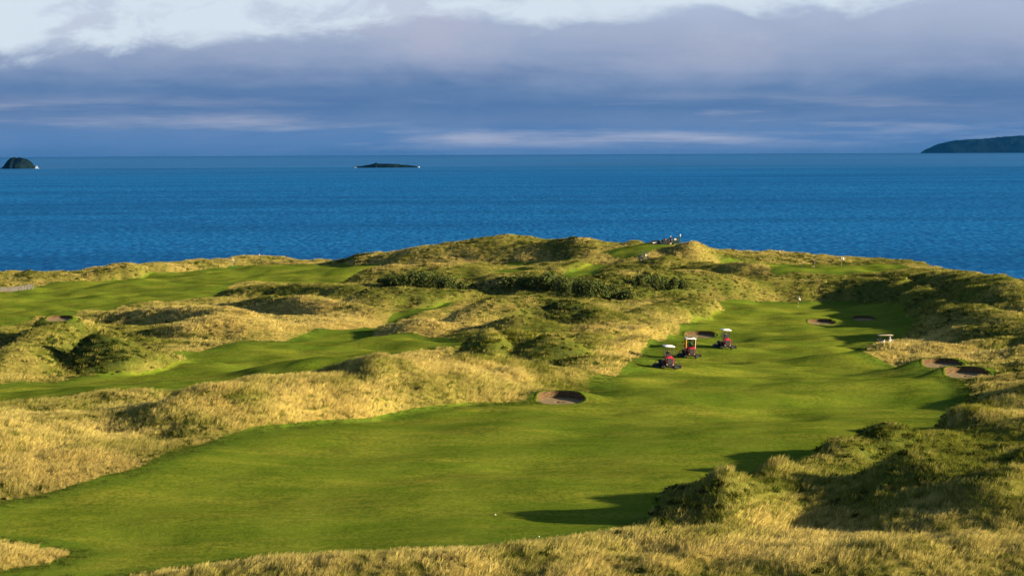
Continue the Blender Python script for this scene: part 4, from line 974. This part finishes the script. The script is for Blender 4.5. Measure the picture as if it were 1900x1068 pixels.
T, w, hh = board(1209, 1228, 7.4, rect, 'low black banner with a white tick mark behind the tee', M_BOARD)
sw = [(-.32, .52), (-.30, .36), (-.22, .28), (-.10, .34), (.30, .74), (.02, .52), (-.14, .46), (-.23, .47), (-.28, .56)]
MB().poly([(a_ * w * .9 - .1 * w, b_ * hh * 1.0) for a_, b_ in sw], .012, 1).move((0, -.048, 0)).build('tick_mark', M_PRINT, T)
def stripes(T, w, hh, sgn):
    for i, m_ in enumerate((M_STG, M_PRINT, M_ORANGE, M_GOLDP)):
        o_ = sgn * .11 * i; pts = [(o_ + sgn * (-.55 + .60 * u ** 1.4), hh * (1 - u)) for u in np.linspace(0, 1, 7)]
        MB().poly(pts + [(x_ + sgn * .10, z_) for x_, z_ in pts[::-1]], .012, 1).move((0, -.05 - .002 * i, 0)).build('stripe', m_, T)
T, w, hh = board(1224, 1232, 7.4, rect, 'black banner end crossed by a curved rainbow stripe', M_BOARD, .05); stripes(T, w, hh, 1)
dome = lambda w, h: [(-w * .40, .02), (w * .40, .02), (w * .5, h * .35)] + [(w * .5 * math.cos(a_), h * .55 + h * .45 * math.sin(a_)) for a_ in np.linspace(0, math.pi, 11)] + [(-w * .5, h * .35)]
T, w, hh = board(1228.5, 1243, 11.5, dome, 'black dome topped board with pale emblem and lettering', M_BOARD, -.15)
MB().poly([(.09 * math.cos(a_), hh * .80 + .11 * math.sin(a_)) for a_ in np.linspace(0, 6.283, 12)[:-1]], .012, 1).move((0, -.046, 0)).build('emblem', M_PINKP, T)
for i, (x, z, l_) in enumerate([(-.30, .52, .14), (-.12, .52, .16), (.08, .52, .18), (.28, .52, .14), (-.2, .36, .18), (.02, .36, .16), (.2, .36, .14)]): MB().box((x, -.046, hh * z), (l_ * .8, .012, .05 if i < 4 else .04)).build('lettering', M_GRILLE if i < 4 else M_STG, T)
T, w, hh = board(1243, 1250, 8.5, rect, 'black banner end with a curved orange stripe beside the green board', M_BOARD, .05); stripes(T, w, hh, -1)
T, w, hh = board(1249.5, 1261, 11.5, rect, 'square dark green sign board with a round emblem', M_BGREEN, -.1, .15)
MB().cyl((-.28, -.052, hh * .70), (-.28, -.040, hh * .70), .20, None, 24).build('emblem_ring', M_PRINT, T); MB().cyl((-.28, -.060, hh * .70), (-.28, -.048, hh * .70), .12, None, 20).build('emblem_disc', M_BLUEM, T)
MB().poly([(-.02, hh * .58), (.04, hh * .70), (-.02, hh * .84), (-.07, hh * .80), (-.04, hh * .70), (-.07, hh * .62)], .012, 1).move((0, -.049, 0)).build('emblem_edge', M_ORANGE, T)
MB().poly([(.22, hh * .60), (.44, hh * .60), (.33, hh * .84)], .012, 1).move((0, -.046, 0)).build('triangle_mark', M_STG, T)
for i in range(4): MB().box((-.38 + i * .25, -.046, hh * .12), (.18, .012, .10)).build('lettering', M_GRILLE, T)
p = tee_pos(1262.5, .2); T = empty('marker_pole', p); tag(T, 'tall thin dark pole with a white panel on top beside the green board', 'pole')
MB().cyl((0, 0, -.2), (0, 0, 1.75), .045, None, 10).build('shaft', M_POST, T); MB().box((0, -.02, 1.85), (.20, .10, .48), None, .02).build('panel', M_ROOF, T)
person(tee_pos(1244.5, -.8), R_(170), 'stand', 'person in dark shirt and shorts with white cap in front of the tee boards', M_BLACK, M_NAVY, True, M_WHITE)

# ------------------------------------------------------------------ flags, posts and small things
M_FLAGW = pmat('flag_white', (0.82, 0.82, 0.80), 0.7, vary=0.03); M_FLAGG = pmat('flag_green', (0.03, 0.25, 0.12), 0.7); M_PINK = pmat('flag_pink', (0.75, 0.35, 0.36), 0.7); M_BANDY = pmat('band_yellow', (0.55, 0.55, 0.20), 0.6)
def flag(px, py, hgt, label, band_a, band_b, side, furl=False, tip=None):
    p = hit(px, py, Z); T = empty('flagstick', p); tag(T, label, 'flag', 'flags on the greens')
    n = 7
    for i in range(n): MB().cyl((0, 0, hgt * i / n - (.1 if i == 0 else 0)), (0, 0, hgt * (i + 1) / n), .022, .020, 8).build('band', band_a if i % 2 else band_b, T)
    V = []; nx, nz = 8, 5; L = .34 if furl else .55
    for i in range(nx + 1):
        for j in range(nz + 1):
            u, v = i / nx, j / nz
            V.append((side * (u * L), .05 * math.sin(u * 6 + v), hgt - .02 - v * .45 * (1 - .25 * u) - u * u * (.45 if furl else .18)))
    F_ = [(i * (nz + 1) + j, (i + 1) * (nz + 1) + j, (i + 1) * (nz + 1) + j + 1, i * (nz + 1) + j + 1) for i in range(nx) for j in range(nz)]
    c_ = mesh_obj('cloth', V, F_, [M_FLAGW, tip or M_FLAGW], T, True, [1 if (f_ // nz) < (3 if tip is M_FLAGG else 0) or (tip is M_PINK and (f_ // nz) > 5) else 0 for f_ in range(len(F_))])
    sd_ = c_.modifiers.new('cloth_thickness', 'SOLIDIFY'); sd_.thickness = .012
flag(1481, 573, 2.2, 'white and green flag on the lower green below the bank', M_BANDY, M_POST, 1, True, M_FLAGG)
flag(1561, 496, 2.1, 'white flag on the upper green overlooking the sea', M_BANDY, M_POST, 1)
flag(431, 496, 2.2, 'white and pink flag on a striped stick on the far left green', M_FLAGW, M_POST, 1, True, M_PINK)
p = hit(1487, 498, Z); T = empty('short_stake', p); tag(T, 'short black stake standing on the upper green', 'stake'); MB().cyl((0, 0, -.1), (0, 0, 1.0), .03, None, 8).build('shaft', M_POST, T); MB().ball((0, 0, 1.0), (.045, .045, .045), 10).build('knob', M_POST, T)
person(hit(1509, 496.5, Z), R_(10), 'walk', 'person in black top and shorts walking on the upper green', M_BLACK, M_BLACK, True, M_BLACK)
p = hit(483, 482.5, Z); T = empty('marker_post', p); tag(T, 'dark post with a furled pale cloth at its top on the skyline', 'post')
MB().cyl((0, 0, -.2), (0, 0, 1.45), .07, .06, 10).build('shaft', M_POST, T); MB().ball((-.22, 0, 1.33), (.20, .06, .15), 12).cyl((-.13, 0, .95), (-.15, 0, 1.3), .03, .06, 8).build('cloth', M_PINKP, T, True)
p = hit(986, 735, Z); T = empty('bunker_sign', p); tag(T, 'small black plate on a thin leaning stem beside the round bunker', 'sign')
MB().cyl((0, 0, -.1), (.06, 0, .36), .014, None, 8).build('stem', M_POST, T); MB().box((.09, 0, .39), (.36, .10, .07), Euler((0, .06, 0)), .01).build('plate', M_POST, T)
for (x, y, lb) in ((919, 955, 'white golf ball lying alone in the middle of the fairway'), (1000, 996, 'pale golf ball at the lower edge of the fairway')):
    p = hit(x, y, Z); o = MB().ball((0, 0, .035), (.045, .045, .045), 16).build('golf_ball', M_ROOF, None, True); o.location = p; tag(o, lb, 'golf ball')
# dry stone wall of upright slabs at the left
M_STONE = pmat('wall_stone', (0.115, 0.105, 0.092), 0.9, vary=0.35, scale=2.5, bump=0.5)
pa = hit(-25, 540, Z); pb = hit(60, 536, Z)
T = empty('stone_wall', tuple(pa)); tag(T, 'pale drystone wall of upright slabs below the grassy skyline', 'wall')
stones = []
for i in range(5):
    mb = MB(); mb.box((0, 0, 0), (1, 1, 1), None, .12)
    for v in mb.bm.verts: v.co += Vector((random.uniform(-.08, .08), random.uniform(-.08, .08), random.uniform(-.08, .08)))
    o = mb.build('stone', M_STONE, T); stones.append(o)
N_ = 44
for i in range(N_):
    f_ = i / (N_ - 1); q = pa * (1 - f_) + pb * f_; gz_ = samp(Z, q[0], q[1])[0]
    for lvl in range(2):
        if i < 5 and lvl == 0: o = stones[i]
        else: o = stones[random.randrange(5)].copy(); COL.objects.link(o); o.parent = T
        hh = random.uniform(.42, .62); o.scale = (random.uniform(.24, .34), random.uniform(.35, .5), hh)
        o.location = (q[0] - pa[0] + random.uniform(-.03, .03), q[1] - pa[1], gz_ - pa[2] + hh * .42 + lvl * .40); o.rotation_euler = (0, random.uniform(-.25, .25) + (.25 if lvl else 0), random.uniform(-.3, .3))

# ------------------------------------------------------------------ sea air: one even box of thin bluish haze over the whole scene
M_HAZE = bpy.data.materials.new('sea_haze'); M_HAZE.use_nodes = True
_n = M_HAZE.node_tree; _n.nodes.clear(); _v = _n.nodes.new('ShaderNodeVolumePrincipled'); _o = _n.nodes.new('ShaderNodeOutputMaterial'); _n.links.new(_v.outputs[0], _o.inputs['Volume'])
_v.inputs['Color'].default_value = (0.02, 0.22, 0.70, 1); _v.inputs['Density'].default_value = 0.7e-5
o = MB().box((0, 0, 0), (1, 1, 1)).build('haze', M_HAZE); o.scale = (58000, 58000, 300); o.location = (0, 0, 85); tag(o, kind='stuff')
